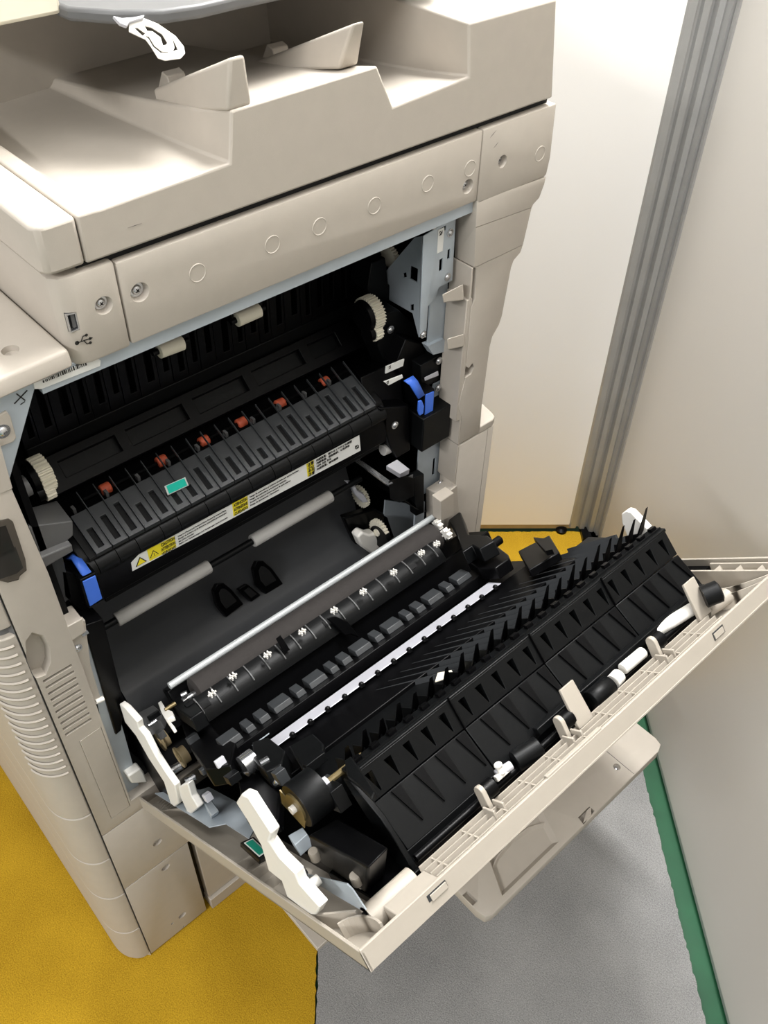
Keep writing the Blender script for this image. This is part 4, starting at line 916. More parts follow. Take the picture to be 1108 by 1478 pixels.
# large black paper guide: lip, holed strip, plain strip, foot
L0, L1 = (0.463, 0.090), (0.470, 0.0885)        # lip
G1 = (0.4675, 0.061); G2 = (0.4865, 0.0195)
GY0, GY1 = 0.246, 0.665
cells = 19
mb = MB()
gd = (-0.010, 0, -0.004)
holes = [0, 1, 2, 0, 1, 1, 1]
edges = [GY0 + (GY1 - GY0) * i / 4 for i in range(5)]
L1 = (0.4635, 0.0885)
def gp(t, y, A=L1, B=G1): return (A[0] + (B[0] - A[0]) * t, y, A[1] + (B[1] - A[1]) * t)
for j in range(4):
    a, b = edges[j] + 0.0006, edges[j + 1] - 0.0006
    mb = MB(); nn = 5
    offs = [0.07, 0.30, 0.50, 0.72, 0.86]
    for i in range(nn):
        c0 = a + (b - a) * i / nn; c1 = a + (b - a) * (i + 1) / nn
        m0 = c0 + (c1 - c0) * (0.22 + 0.12 * ((i * 3 + j) % 3)); m1 = m0 + (c1 - c0) * 0.36; mm = m1 - 0.001
        mb.holed([gp(0, c0), gp(0, c1), gp(1, c1), gp(1, c0)], [gp(0.20, m0), gp(0.20, m1), gp(0.86, mm), gp(0.86, mm - 0.0008)], gd)
    o = loc(mb, 'guide_panel', 'black2', bevel=0.0005)
    mb = MB(); mb.hexa([gp(0.02, a, G1, G2), gp(0.02, b, G1, G2), gp(1, b, G1, G2), gp(1, a, G1, G2)] + [tuple(Vector(p) + Vector(gd)) for p in (gp(0.02, a, G1, G2), gp(0.02, b, G1, G2), gp(1, b, G1, G2), gp(1, a, G1, G2))])
    loc(mb, 'guide_panel', 'black2', bevel=0.0006)
    mb = MB(); mb.hexa([gp(-0.1, a - 0.0012), gp(-0.1, a), gp(1.0, a), gp(1.0, a - 0.0012)] + [tuple(Vector(p) + Vector((0.0025, 0, 0.001))) for p in (gp(-0.1, a - 0.0012), gp(-0.1, a), gp(1.0, a), gp(1.0, a - 0.0012))]); loc(mb, 'panel_seam_rib', 'black')
    for i in range(4):
        y = a + (b - a) * (0.16 + 0.24 * i)
        mb = MB(); p = [Vector(gp(0.05, y, G1, G2)), Vector(gp(0.05, y + 0.010, G1, G2)), Vector(gp(0.75, y + 0.009, G1, G2)), Vector(gp(0.78, y + 0.008, G1, G2))]
        mb.poly(p, (0.002, 0, 0.0012)); loc(mb, 'guide_wedge', 'black')
mb = MB(); mb.hexa([(0.447, GY0 - 0.004, 0.0925), (0.463, GY0 - 0.004, 0.0900), (0.463, GY1 + 0.002, 0.0900), (0.447, GY1 + 0.002, 0.0925), (0.447, GY0 - 0.004, 0.089), (0.463, GY0 - 0.004, 0.0865), (0.463, GY1 + 0.002, 0.0865), (0.447, GY1 + 0.002, 0.089)])
lip = loc(mb, 'guide_lip', 'black2', bevel=0.0008)
mb = MB(); mb.box((0.4575, GY0, 0.0900), (0.459, GY1, 0.0925)); loc(mb, 'lip_rail', 'black2')
for i in range(22):
    y = 0.252 + 0.0192 * i
    mb = MB(); mb.box((0.450, y, 0.0915), (0.455, y + 0.008, 0.0950)); loc(mb, 'lip_notch', 'black')
    # comb finger standing behind the lip
    ln = 0.022 + 0.014 * (i / 21) + 0.004 * (i % 2)
    b0, b1 = (0.425, 0.080), (0.4365, 0.090)
    mb = MB(); mb.hexa([(b0[0], y, b0[1]), (b1[0], y, b1[1]), (b1[0], y + 0.0085, b1[1]), (b0[0], y + 0.0085, b0[1]), (b0[0] + 0.645 * ln + 0.004, y + 0.0016, b0[1] + 0.763 * ln + 0.004), (b1[0] + 0.645 * ln - 0.004, y + 0.0016, b1[1] + 0.763 * ln - 0.002), (b1[0] + 0.645 * ln - 0.004, y + 0.0056, b1[1] + 0.763 * ln - 0.002), (b0[0] + 0.645 * ln + 0.004, y + 0.0056, b0[1] + 0.763 * ln + 0.004)])
    loc(mb, 'comb_finger', 'black', bevel=0.0005)
    mb = MB(); mb.hexa([(0.40, y + 0.0015, 0.05), (0.43, y + 0.0015, 0.05), (0.43, y + 0.0028, 0.05), (0.40, y + 0.0028, 0.05), (0.415, y + 0.0015, 0.088), (0.436, y + 0.0015, 0.09), (0.436, y + 0.0028, 0.09), (0.415, y + 0.0028, 0.088)]); loc(mb, 'comb_web', 'black2')
# foot bar and cross shaft beneath the panel
dbox((0.476, 0.243, 0.006), (0.4865, 0.655, 0.0195), 'guide_foot', 'black2', bevel=0.001)
dbox((0.488, 0.40, 0.024), (0.4955, 0.655, 0.031), 'lower_guide_bar', 'black2', bevel=0.0008)
mb = MB(); mb.cyl((0.497, 0.245, 0.016), (0.497, 0.61, 0.016), 0.0034, 12); loc(mb, 'feed_shaft', 'black')
for a, b, r, m_, nm in (((0.4906, 0.5737, 0.024), (0.5036, 0.6193, 0.024), 0.0064, 'white', 'white_feed_roller'), ((0.502, 0.5085, 0.024), (0.5032, 0.5387, 0.024), 0.0056, 'white', 'white_feed_roller'), ((0.4962, 0.3647, 0.022), (0.5031, 0.3898, 0.022), 0.0095, 'black2', 'black_feed_roller'), ((0.5034, 0.4591, 0.022), (0.504, 0.4864, 0.022), 0.0095, 'black2', 'black_feed_roller'), ((0.4987, 0.3421, 0.026), (0.5029, 0.357, 0.026), 0.004, 'lgrey', 'shaft_bush'), ((0.5045, 0.4899, 0.022), (0.5028, 0.5012, 0.022), 0.007, 'white', 'shaft_bush')):
    mb = MB(); mb.rev(a, b, [(0, r * 0.9), (0.03, r), (0.97, r), (1, r * 0.9)], 18); loc(mb, nm, m_, angle=50)
mb = MB(); c = Vector((0.5027, 0.3453, 0.026))
mb.rev(c, c + Vector((0, 0, 0.010)), [(0, 0.0035), (0.5, 0.0025), (0.8, 0.004), (1, 0.003)], 12); mb.box((c.x - 0.002, c.y - 0.008, c.z - 0.003), (c.x + 0.002, c.y + 0.008, c.z + 0.002)); loc(mb, 'white_clip', 'white', bevel=0.0006)
mb = MB(); mb.poly(((0.4336, 0.268, 0.04), (0.433, 0.2716, 0.04), (0.455, 0.2592, 0.04), (0.4693, 0.2551, 0.04), (0.4701, 0.25, 0.04), (0.4576, 0.2527, 0.04)), (0, 0, 0.003)); loc(mb, 'white_arm', 'white', bevel=0.0008)

# slanted ribbed plate between the black bar and the comb
mb = MB(); mb.hexa([(0.315, 0.245, 0.070), (0.425, 0.245, 0.062), (0.425, 0.697, 0.062), (0.315, 0.697, 0.070), (0.315, 0.245, 0.066), (0.425, 0.245, 0.058), (0.425, 0.697, 0.058), (0.315, 0.697, 0.066)]); loc(mb, 'ribbed_plate', 'black2')
for i in range(19):
    y = 0.36 + 0.0165 * i; y2 = y + 0.088; s2 = 0.42
    if y2 > 0.694: s2 = 0.318 + (0.42 - 0.318) * (0.694 - y) / 0.088; y2 = 0.694
    h2 = 0.0695 - 0.0075 * (s2 - 0.318) / 0.102
    mb = MB(); mb.hexa([(0.318, y, 0.069), (s2, y2, h2), (s2, y2 + 0.0032, h2), (0.318, y + 0.0032, 0.069), (0.318, y, 0.0755), (s2, y2, h2 + 0.006), (s2, y2 + 0.0032, h2 + 0.005), (0.318, y + 0.0032, 0.0745)]); loc(mb, 'slanted_rib', 'dark')
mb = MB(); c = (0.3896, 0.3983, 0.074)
mb.poly([(0.3863, 0.388, 0.074), (0.3737, 0.4017, 0.074), (0.388, 0.409, 0.074), (0.4015, 0.4015, 0.074)], (0, 0, 0.0008)); loc(mb, 'bright_gap_patch', 'cream')  # cream patch standing in for a bright gap seen through the door
# black bar behind the aluminium strip
SB = 0.0
mb = MB(); mb.hexa([(0.290, 0.232, 0.078), (0.350, 0.232, 0.072), (0.350, 0.640, 0.072), (0.290, 0.640, 0.078), (0.295, 0.232, 0.05), (0.345, 0.232, 0.05), (0.345, 0.640, 0.05), (0.295, 0.640, 0.05)]); loc(mb, 'guide_bar', 'black', bevel=0.001)
mb = MB(); mb.poly(((0.2749, 0.6237, 0.082), (0.2921, 0.6624, 0.082), (0.352, 0.6176, 0.082), (0.3416, 0.577, 0.082)), (0, 0, 0.010)); loc(mb, 'bar_end', 'black', bevel=0.0012)
a = (0.2781, 0.2357, 0.082); b = (0.2874, 0.5689, 0.082)
mb = MB(); mb.hexa([(0.277, 0.236, 0.0805), (0.2985, 0.236, 0.0805), (0.2985, 0.566, 0.0805), (0.277, 0.566, 0.0805), (0.277, 0.236, 0.0825), (0.2985, 0.236, 0.0815), (0.2985, 0.566, 0.0815), (0.277, 0.566, 0.0825)]); loc(mb, 'aluminium_strip', 'silver', bevel=0.0006)
for i in range(15):
    y = 0.246 + i * 0.0222
    mb = MB(); mb.rev((0.2985, y, 0.079), (0.2985, y, 0.084), [(0, 0.0034), (0.7, 0.003), (1, 0.0016)], 10); loc(mb, 'strip_nub', 'black')
# dark trough with thin steel strap before the strip
mb = MB(); mb.box((0.150, 0.225, 0.052), (0.276, 0.655, 0.062)); loc(mb, 'trough_floor', 'black')
mb = MB(); mb.box((0.256, 0.235, 0.066), (0.258, 0.575, 0.086)); loc(mb, 'trough_wall', 'black2')
mb = MB(); mb.poly(((0.2496, 0.2278, 0.082), (0.2484, 0.2334, 0.082), (0.252, 0.2608, 0.082), (0.2466, 0.2706, 0.082), (0.2544, 0.27, 0.082), (0.2628, 0.2587, 0.082), (0.2616, 0.2288, 0.082), (0.2596, 0.2248, 0.082)), (0, 0, 0.001)); loc(mb, 'steel_strap', 'steel')
mb = MB(); mb.poly(((0.2401, 0.5341, 0.082), (0.2345, 0.5503, 0.082), (0.2409, 0.5636, 0.082), (0.2542, 0.5637, 0.082), (0.2574, 0.554, 0.082), (0.2548, 0.5378, 0.082)), (0, 0, 0.001)); loc(mb, 'steel_strap', 'steel')
for c in ((0.2525, 0.2436, 0.084), (0.2524, 0.5455, 0.084), (0.2518, 0.3714, 0.084)): screw(door, c, (0, 0, 1), 0.0026, local=True)
# castellated strip
mb = MB(); mb.box((0.232, 0.212, 0.078), (0.262, 0.60, 0.090)); loc(mb, 'castellated_base', 'black', bevel=0.0008)
y = 0.216; i = 0
while y < 0.56:
    wl = (0.022, 0.010, 0.012, 0.022, 0.011)[i % 5]
    mb = MB(); mb.hexa([(0.233, y, 0.090), (0.2505, y, 0.090), (0.2505, y + wl, 0.090), (0.233, y + wl, 0.090), (0.235, y + 0.0005, 0.1005), (0.2485, y + 0.0005, 0.096), (0.2485, y + wl - 0.0005, 0.096), (0.235, y + wl - 0.0005, 0.1005)]); loc(mb, 'castellation', 'dark', bevel=0.0006)
    y += wl + 0.0065; i += 1
# registration flap with star wheels
FT, FB = (0.1600, 0.1262), (0.1740, 0.0988)
FY0, FY1 = 0.224, 0.592
def fp(t, y, lift=0.0):
    a = Vector((FT[0], y, FT[1])); b = Vector((FB[0], y, FB[1])); p = a + (b - a) * t; bu = 0.004 * math.sin(PI * min(max(t, 0), 1)) + lift; p.x += bu * 0.88; p.z += bu * 0.47; return p
mb = MB(); nS = 6
vs = []
for t in range(nS + 1):
    for y in (FY0, FY1): vs += [fp(t / nS, y), fp(t / nS, y, -0.004)]
fs = []
for t in range(nS):
    o = t * 4; q = o + 4
    fs += [(o, o + 2, q + 2, q), (o + 1, q + 1, q + 3, o + 3), (o, q, q + 1, o + 1), (o + 2, o + 3, q + 3, q + 2)]
fs += [(0, 1, 3, 2), (nS * 4, nS * 4 + 2, nS * 4 + 3, nS * 4 + 1)]
mb.add(vs, fs); flap = loc(mb, 'star_wheel_flap', 'black2', angle=40)
for i in range(17):
    y = FY0 + 0.010 + (FY1 - FY0 - 0.02) * i / 16
    mb = MB()
    for t in range(4):
        t0, t1 = 0.02 + t * 0.17, 0.02 + (t + 1) * 0.17
        mb.hexa([fp(t0, y), fp(t1, y), fp(t1, y + 0.0012), fp(t0, y + 0.0012), fp(t0, y, 0.0022), fp(t1, y, 0.0022), fp(t1, y + 0.0012, 0.0022), fp(t0, y + 0.0012, 0.0022)])
    loc(mb, 'flap_rib', 'grey')  # lighter grey than the flap, standing in for highlights along the ribs
for c in (((0.1861, 0.2485, 0.127), (0.1751, 0.2802, 0.127), (0.1796, 0.3245, 0.127), (0.1799, 0.3729, 0.127), (0.1786, 0.4204, 0.127), (0.1805, 0.4638, 0.127), (0.1832, 0.5105, 0.127), (0.1795, 0.5593, 0.127), (0.1834, 0.5825, 0.127))):
    c = Vector(c); mb = MB()
    for dy in (-0.0028, 0.0012):
        mb.gear(c + Vector((0, dy, 0)), c + Vector((0, dy + 0.0012, 0)), 0.0042, 6, 0.0018)
    mb.cyl(c + Vector((0, -0.005, 0)), c + Vector((0, 0.005, 0)), 0.0013, 8)
    loc(mb, 'star_wheel', 'white')
for c in ((0.1706, 0.6111, 0.127), (0.1408, 0.6236, 0.135)):
    c = Vector(c); mb = MB(); mb.gear(c + Vector((0, -0.004, 0)), c + Vector((0, 0.003, 0)), 0.0075, 7, 0.003); loc(mb, 'white_gear', 'white')
for c in ((0.2106, 0.2404, 0.127), (0.2004, 0.411, 0.127), (0.2081, 0.5441, 0.127)):
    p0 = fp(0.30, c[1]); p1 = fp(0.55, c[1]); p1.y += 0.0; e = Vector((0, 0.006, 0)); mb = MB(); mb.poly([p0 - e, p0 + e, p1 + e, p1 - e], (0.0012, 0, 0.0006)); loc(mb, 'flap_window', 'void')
mb = MB(); mb.poly(((0.174, 0.3435, 0.1354), (0.174, 0.3498, 0.1361), (0.174, 0.3521, 0.1157), (0.174, 0.3441, 0.1152)), (0.0012, 0, 0.0005)); loc(mb, 'flap_clip', 'black')
mb = MB(); mb.poly(((0.176, 0.4076, 0.1234), (0.176, 0.4181, 0.1199), (0.176, 0.4292, 0.1059), (0.176, 0.4325, 0.0889), (0.176, 0.4333, 0.0827), (0.176, 0.4261, 0.0909), (0.176, 0.4182, 0.0938), (0.176, 0.4119, 0.1125)), (0.004, 0, 0.001)); loc(mb, 'flap_latch', 'black', bevel=0.0008)
# foam roller and polished rod
a = Vector((0.0983, 0.2461, 0.122)); b = Vector((0.1531, 0.6164, 0.122))
a.x = b.x = 0.134
mb = MB(); mb.rev(a, b, [(0, 0.016), (0.004, 0.0185), (0.996, 0.0185), (1, 0.016)], 32); loc(mb, 'foam_roller', 'foam', angle=50)
mb = MB(); mb.rev((0.134, a.y - 0.016, 0.122), (0.134, b.y + 0.014, 0.122), [(0, 0.004), (1, 0.004)], 12); loc(mb, 'roller_axle', 'chrome')
mb = MB(); mb.rev((0.117, 0.229, 0.1405), (0.117, 0.636, 0.1405), [(0, 0.0042), (1, 0.0042)], 18); loc(mb, 'polished_rod', 'rod', angle=50)
mb = MB(); mb.box((0.096, 0.225, 0.10), (0.114, 0.642, 0.136)); loc(mb, 'rod_carrier', 'black', bevel=0.0015)
mb = MB(); mb.box((0.105, 0.225, 0.045), (0.166, 0.675, 0.098)); loc(mb, 'transfer_unit_body', 'black', bevel=0.002)
# end pieces of the transfer unit, rear side
mb = MB(); mb.poly(((0.0874, 0.6763, 0.105), (0.0899, 0.6906, 0.105), (0.1074, 0.6866, 0.105), (0.2108, 0.6125, 0.105), (0.2558, 0.6064, 0.105), (0.2851, 0.5913, 0.105), (0.2785, 0.5717, 0.105), (0.2532, 0.5826, 0.105), (0.2537, 0.5657, 0.105), (0.1862, 0.614, 0.105)), (0, 0, 0.018)); loc(mb, 'rear_end_cap', 'black2', bevel=0.0015)
mb = MB(); mb.poly(((0.1965, 0.6211, 0.085), (0.2157, 0.6366, 0.085), (0.2851, 0.6011, 0.085), (0.2981, 0.591, 0.085), (0.2973, 0.5684, 0.085), (0.273, 0.5651, 0.085), (0.2193, 0.5888, 0.085)), (0, 0, 0.015)); loc(mb, 'rear_end_cap', 'black', bevel=0.0015)
mb = MB(); mb.rev((0.2719, 0.5904, 0.115), (0.2707, 0.6093, 0.115), [(0, 0.0055), (1, 0.0055)], 14); loc(mb, 'rear_peg', 'black')
mb = MB(); mb.poly(((0.3041, 0.6297, 0.1), (0.3304, 0.6246, 0.1), (0.3685, 0.5967, 0.1), (0.3601, 0.5939, 0.1)), (0, 0, 0.006)); loc(mb, 'bar_horn', 'black')
# front end machinery
mb = MB(); mb.poly(((0.0247, 0.2522, 0.105), (0.026, 0.2616, 0.105), (0.0885, 0.2502, 0.105), (0.2032, 0.2274, 0.105), (0.2026, 0.2123, 0.105), (0.1348, 0.2189, 0.105), (0.0669, 0.2342, 0.105)), (0, 0, 0.018)); loc(mb, 'front_end_cap', 'black2', bevel=0.0015)
mb = MB(); mb.poly(((0.0941, 0.226, 0.075), (0.1116, 0.2469, 0.075), (0.2181, 0.2267, 0.075), (0.2603, 0.2256, 0.075), (0.3026, 0.2006, 0.075), (0.2744, 0.185, 0.075), (0.1911, 0.2008, 0.075)), (0, 0, 0.02)); loc(mb, 'front_end_cap', 'black', bevel=0.0015)
mb = MB(); mb.poly(((0.1143, 0.21, 0.125), (0.1149, 0.2142, 0.125), (0.1524, 0.2064, 0.125), (0.1715, 0.2068, 0.125), (0.1887, 0.2019, 0.125), (0.186, 0.1963, 0.125), (0.2225, 0.1905, 0.125), (0.2231, 0.1871, 0.125), (0.186, 0.1938, 0.125), (0.1511, 0.2008, 0.125)), (0, 0, 0.006)); loc(mb, 'white_latch', 'white', bevel=0.0008)
mb = MB(); mb.cyl((0.1583, 0.2037, 0.132), (0.1579, 0.2167, 0.132), 0.0022, 10); loc(mb, 'latch_pin', 'brass')
mb = MB(); mb.rev((0.1393, 0.2307, 0.13), (0.1421, 0.2367, 0.13), [(0, 0.003), (1, 0.003)], 10); loc(mb, 'spring_post', 'chrome')
mb = MB(); mb.poly(((0.0331, 0.1967, 0.1), (0.0437, 0.2193, 0.1), (0.0937, 0.2139, 0.1), (0.11, 0.2043, 0.1), (0.1043, 0.1868, 0.1)), (0, 0, 0.012)); loc(mb, 'grey_bracket', 'grey', bevel=0.001)
for c, r in (((0.0574, 0.2027, 0.075), 0.013), ((0.1017, 0.2039, 0.06), 0.013)):
    c = Vector(c); mb = MB(); mb.rev(c, c + Vector((0, 0.010, 0)), [(0, r), (0.2, r), (0.2, r * 0.8), (1, r * 0.8)], 24); mb.rev(c - Vector((0, 0.001, 0)), c, [(0, r * 0.4), (1, r * 0.4)], 14); loc(mb, 'tan_gear', 'woodedge', angle=40)
mb = MB(); mb.cyl((0.0788, 0.1917, 0.045), (0.0837, 0.2065, 0.045), 0.0055, 14); loc(mb, 'steel_stub', 'chrome')
# steel collar and black motor drum
a = Vector((0.2996, 0.2106, 0.085)); mb = MB(); mb.rev(a, a + Vector((0, 0.014, 0)), [(0, 0.0105), (1, 0.0105)], 22); loc(mb, 'steel_collar', 'chrome', angle=50)
a = Vector((0.4441, 0.196, 0.0884)); mb = MB(); mb.rev(a, a + Vector((0, 0.024, 0)), [(0, 0.019), (0.06, 0.020), (1, 0.020)], 28); drum = loc(mb, 'drive_drum', 'black2', angle=40)
mb = MB(); mb.rev(a - Vector((0, 0.002, 0)), a, [(0, 0.0125), (1, 0.0125)], 24); mb.poly([a + Vector((-0.018, -0.001, 0.012)), a + Vector((-0.03, -0.001, -0.004)), a + Vector((-0.006, -0.001, -0.022)), a + Vector((0.006, -0.001, -0.012))], (0, 0.001, 0)); loc(mb, 'brass_disc', 'brass')
mb = MB(); mb.rev(a - Vector((0, 0.006, 0)), a, [(0, 0.0035), (1, 0.0035)], 14); loc(mb, 'drum_hub', 'white')
mb = MB(); b2 = a + Vector((0, 0.024, 0)); mb.rev(b2, b2 + Vector((0, 0.008, 0)), [(0, 0.006), (1, 0.006)], 8); loc(mb, 'white_coupling', 'lgrey')
mb = MB(); mb.cyl(b2 + Vector((0.0, 0.006, 0)), b2 + Vector((0, 0.045, 0)), 0.003, 10); loc(mb, 'copper_shaft', 'brass')
mb = MB(); mb.poly(((0.272, 0.2372, 0.07), (0.2871, 0.2496, 0.07), (0.3378, 0.242, 0.07), (0.3609, 0.226, 0.07), (0.3512, 0.2126, 0.07), (0.3089, 0.2202, 0.07)), (0, 0, 0.02)); loc(mb, 'motor_bracket', 'black2', bevel=0.002)
mb = MB(); mb.poly(((0.2773, 0.2076, 0.06), (0.3006, 0.2206, 0.06), (0.3667, 0.2112, 0.06), (0.4074, 0.1877, 0.06), (0.3987, 0.1707, 0.06), (0.3284, 0.1878, 0.06)), (0, 0, 0.012)); loc(mb, 'motor_bracket', 'black', bevel=0.002)
screw(door, (0.3882, 0.2083, 0.092), (0, -0.3, 1), 0.0035, local=True)
mb = MB(); mb.poly(((0.3394, 0.2462, 0.085), (0.3485, 0.2695, 0.085), (0.3801, 0.2627, 0.085), (0.4034, 0.2486, 0.085), (0.3979, 0.2289, 0.085)), (0, 0, 0.006)); loc(mb, 'front_guide_web', 'black2', bevel=0.0015)
mb = MB(); mb.poly(((0.4549, 0.2448, 0.095), (0.4556, 0.2516, 0.095), (0.4771, 0.2449, 0.095), (0.528, 0.2279, 0.095), (0.5327, 0.2213, 0.095), (0.5026, 0.228, 0.095), (0.481, 0.2316, 0.095)), (0, 0, 0.005)); loc(mb, 'end_bracket', 'black2', bevel=0.0012)
# black box with bevelled top
mb = MB(); top = ((0.4392, 0.1944, 0.06), (0.4481, 0.22, 0.06), (0.5321, 0.2162, 0.06), (0.535, 0.1941, 0.06)); bot = ((0.3848, 0.2053, 0.012), (0.3855, 0.2323, 0.012), (0.4792, 0.2232, 0.012), (0.4817, 0.2011, 0.012))
mb.hexa(list(bot) + list(top)); loc(mb, 'electronics_box', 'black', bevel=0.002)
# bracket arm at the end of the guide panel
mb = MB(); mb.poly([(s, 0.2365, h) for s, h in ((0.455, 0.088), (0.468, 0.088), (0.4905, 0.058), (0.500, 0.022), (0.503, 0.004), (0.478, 0.004), (0.470, 0.030), (0.462, 0.060))], (0, 0.005, 0)); loc(mb, 'guide_end_bracket', 'black2', bevel=0.001)
mb = MB(); mb.box((0.42, 0.2, 0.003), (0.505, 0.243, 0.012)); loc(mb, 'guide_end_base', 'black', bevel=0.001)
for c in ((0.4402, 0.1917, 0.046), (0.492, 0.1964, 0.036)):
    c = Vector(c); mb = MB(); d = Vector((0.5, -0.1, 0.86)).normalized(); mb.rev(c - d * 0.010, c + d * 0.002, [(0, 0.0044), (0.9, 0.0044), (1, 0.0038)], 16); loc(mb, 'beige_pin', 'beige2', angle=50)
screw(door, (0.4783, 0.2045, 0.018), (0, 0, 1), 0.0036, local=True)
for (px, py), h, sz, m_ in (((0.1186, 0.1958), 0.1, (0.006, 0.004, 0.004), 'grey'), ((0.0937, 0.204), 0.115, (0.003, 0.007, 0.003), 'black2'), ((0.1864, 0.2084), 0.098, (0.004, 0.006, 0.004), 'dark'), ((0.2611, 0.191), 0.09, (0.004, 0.008, 0.003), 'dark'), ((0.2897, 0.1971), 0.098, (0.002, 0.005, 0.004), 'lgrey'), ((0.3188, 0.1934), 0.09, (0.006, 0.006, 0.004), 'black2'), ((0.2217, 0.1861), 0.05, (0.004, 0.004, 0.004), 'lgrey'), ((0.3545, 0.1871), 0.06, (0.006, 0.008, 0.004), 'black2'), ((0.3924, 0.2114), 0.095, (0.005, 0.005, 0.006), 'dark'), ((0.4127, 0.2372), 0.095, (0.004, 0.01, 0.004), 'black2'), ((0.4574, 0.2246), 0.08, (0.008, 0.006, 0.01), 'black2'), ((0.4356, 0.2291), 0.085, (0.004, 0.006, 0.004), 'dark'), ((0.3665, 0.1853), 0.05, (0.008, 0.005, 0.004), 'black2')):
    mb = MB(); mb.box((px - sz[0], py - sz[1], h - sz[2]), (px + sz[0], py + sz[1], h + sz[2])); loc(mb, 'machine_clip', m_, bevel=0.0005)
for a, b, r in (((0.1263, 0.1871, 0.118), (0.126, 0.1976, 0.118), 0.003), ((0.1493, 0.1887, 0.05), (0.1527, 0.1997, 0.05), 0.0042), ((0.3558, 0.2115, 0.1), (0.3581, 0.2194, 0.1), 0.0032)):
    mb = MB(); a = Vector(a); b = Vector(b); d = b - a; nT = 9
    for i in range(nT):
        mb.rev(a + d * (i / nT), a + d * ((i + 0.5) / nT), [(0, r), (1, r)], 10)
    mb.cyl(a, b, r * 0.6, 8)
    loc(mb, 'coil_spring', 'chrome')
# steel plates along the front edge
mb = MB(); mb.poly(((0.0383, 0.1733, 0.018), (0.0776, 0.1942, 0.018), (0.115, 0.2052, 0.018), (0.1229, 0.2129, 0.018), (0.2143, 0.213, 0.018), (0.2757, 0.2035, 0.018), (0.2911, 0.1861, 0.018), (0.2302, 0.1867, 0.018), (0.2123, 0.1745, 0.018), (0.188, 0.1746, 0.018)), (0, 0, 0.0012)); loc(mb, 'steel_base_plate', 'steel')
mb = MB(); mb.poly([(s, 0.186, h) for s, h in ((0.3658, 0.03), (0.403, 0.0288), (0.4076, 0.0174), (0.4983, 0.0394), (0.5041, 0.0364), (0.513, 0.0129), (0.5073, 0.0158), (0.4535, 0.014), (0.4202, 0.0147), (0.3557, 0.0133))], (0, 0.0012, 0)); loc(mb, 'steel_side_plate', 'steel')
mb = MB(); mb.hexa([(0.1668, 0.1915, 0.036), (0.1697, 0.1973, 0.036), (0.2339, 0.1865, 0.036), (0.2336, 0.1775, 0.036), (0.1303, 0.1975, 0.019), (0.1333, 0.2035, 0.019), (0.1996, 0.1925, 0.019), (0.1993, 0.1831, 0.019)]); loc(mb, 'steel_block', 'steel', bevel=0.0006)
mb = MB(); mb.poly(((0.3617, 0.2011, 0.02), (0.3667, 0.2147, 0.02), (0.3823, 0.2111, 0.02), (0.3836, 0.1965, 0.02)), (0, 0, 0.012)); loc(mb, 'steel_block', 'steel', bevel=0.0006)
# white locking levers
mb = MB(); mb.poly([(s, 0.162, h) for s, h in ((0.4169, 0.1107), (0.4435, 0.1247), (0.4576, 0.1258), (0.4674, 0.0947), (0.4486, 0.0818), (0.4544, 0.0686), (0.4735, 0.0602), (0.4691, 0.0488), (0.4902, 0.0345), (0.4694, 0.0191), (0.4552, 0.0135), (0.4156, 0.0166), (0.4251, 0.0358), (0.4027, 0.0388), (0.4224, 0.0713), (0.4219, 0.0942))], (0, 0.009, 0)); lv = loc(mb, 'white_lever', 'white', bevel=0.0014)
mb = MB(); p = Vector((0.4454, 0.17, 0.0276)); mb.rev(p, p + Vector((0, 0.014, 0)), [(0, 0.0045), (1, 0.0045)], 14); loc(mb, 'lever_pivot', 'white')
mb = MB(); p = Vector((0.4304, 0.176, 0.0332)); mb.rev(p, p + Vector((0, 0.006, 0)), [(0, 0.004), (0.5, 0.0055), (1, 0.004)], 14); loc(mb, 'lever_spring', 'chrome')
mb = MB(); mb.poly([(s, 0.172, h) for s, h in ((0.1265, 0.1563), (0.1426, 0.1534), (0.1642, 0.1396), (0.1535, 0.1293), (0.1635, 0.1233), (0.1592, 0.0958), (0.1654, 0.0771), (0.1744, 0.0626), (0.1438, 0.0321), (0.114, 0.0199), (0.1021, 0.0214), (0.1311, 0.0579), (0.1205, 0.0862), (0.1202, 0.1148), (0.1028, 0.1298))], (0, 0.007, 0)); loc(mb, 'white_lever', 'white', bevel=0.0012)
mb = MB(); mb.poly([(s, 0.176, h) for s, h in ((0.187, 0.0635), (0.2149, 0.0717), (0.2012, 0.0524), (0.2034, 0.0393), (0.1565, 0.019), (0.1417, 0.0177), (0.1495, 0.0396), (0.1304, 0.0421))], (0, 0.008, 0)); loc(mb, 'white_lever_hook', 'white', bevel=0.0014)
mb = MB(); mb.poly([(s, 0.180, h) for s, h in ((0.0575, 0.1077), (0.0976, 0.0565), (0.1151, 0.0188), (0.031, -0.0027), (0.0258, 0.0556), (-0.0242, 0.0657))], (0, 0.004, 0)); loc(mb, 'lever_backplate', 'black', bevel=0.001)
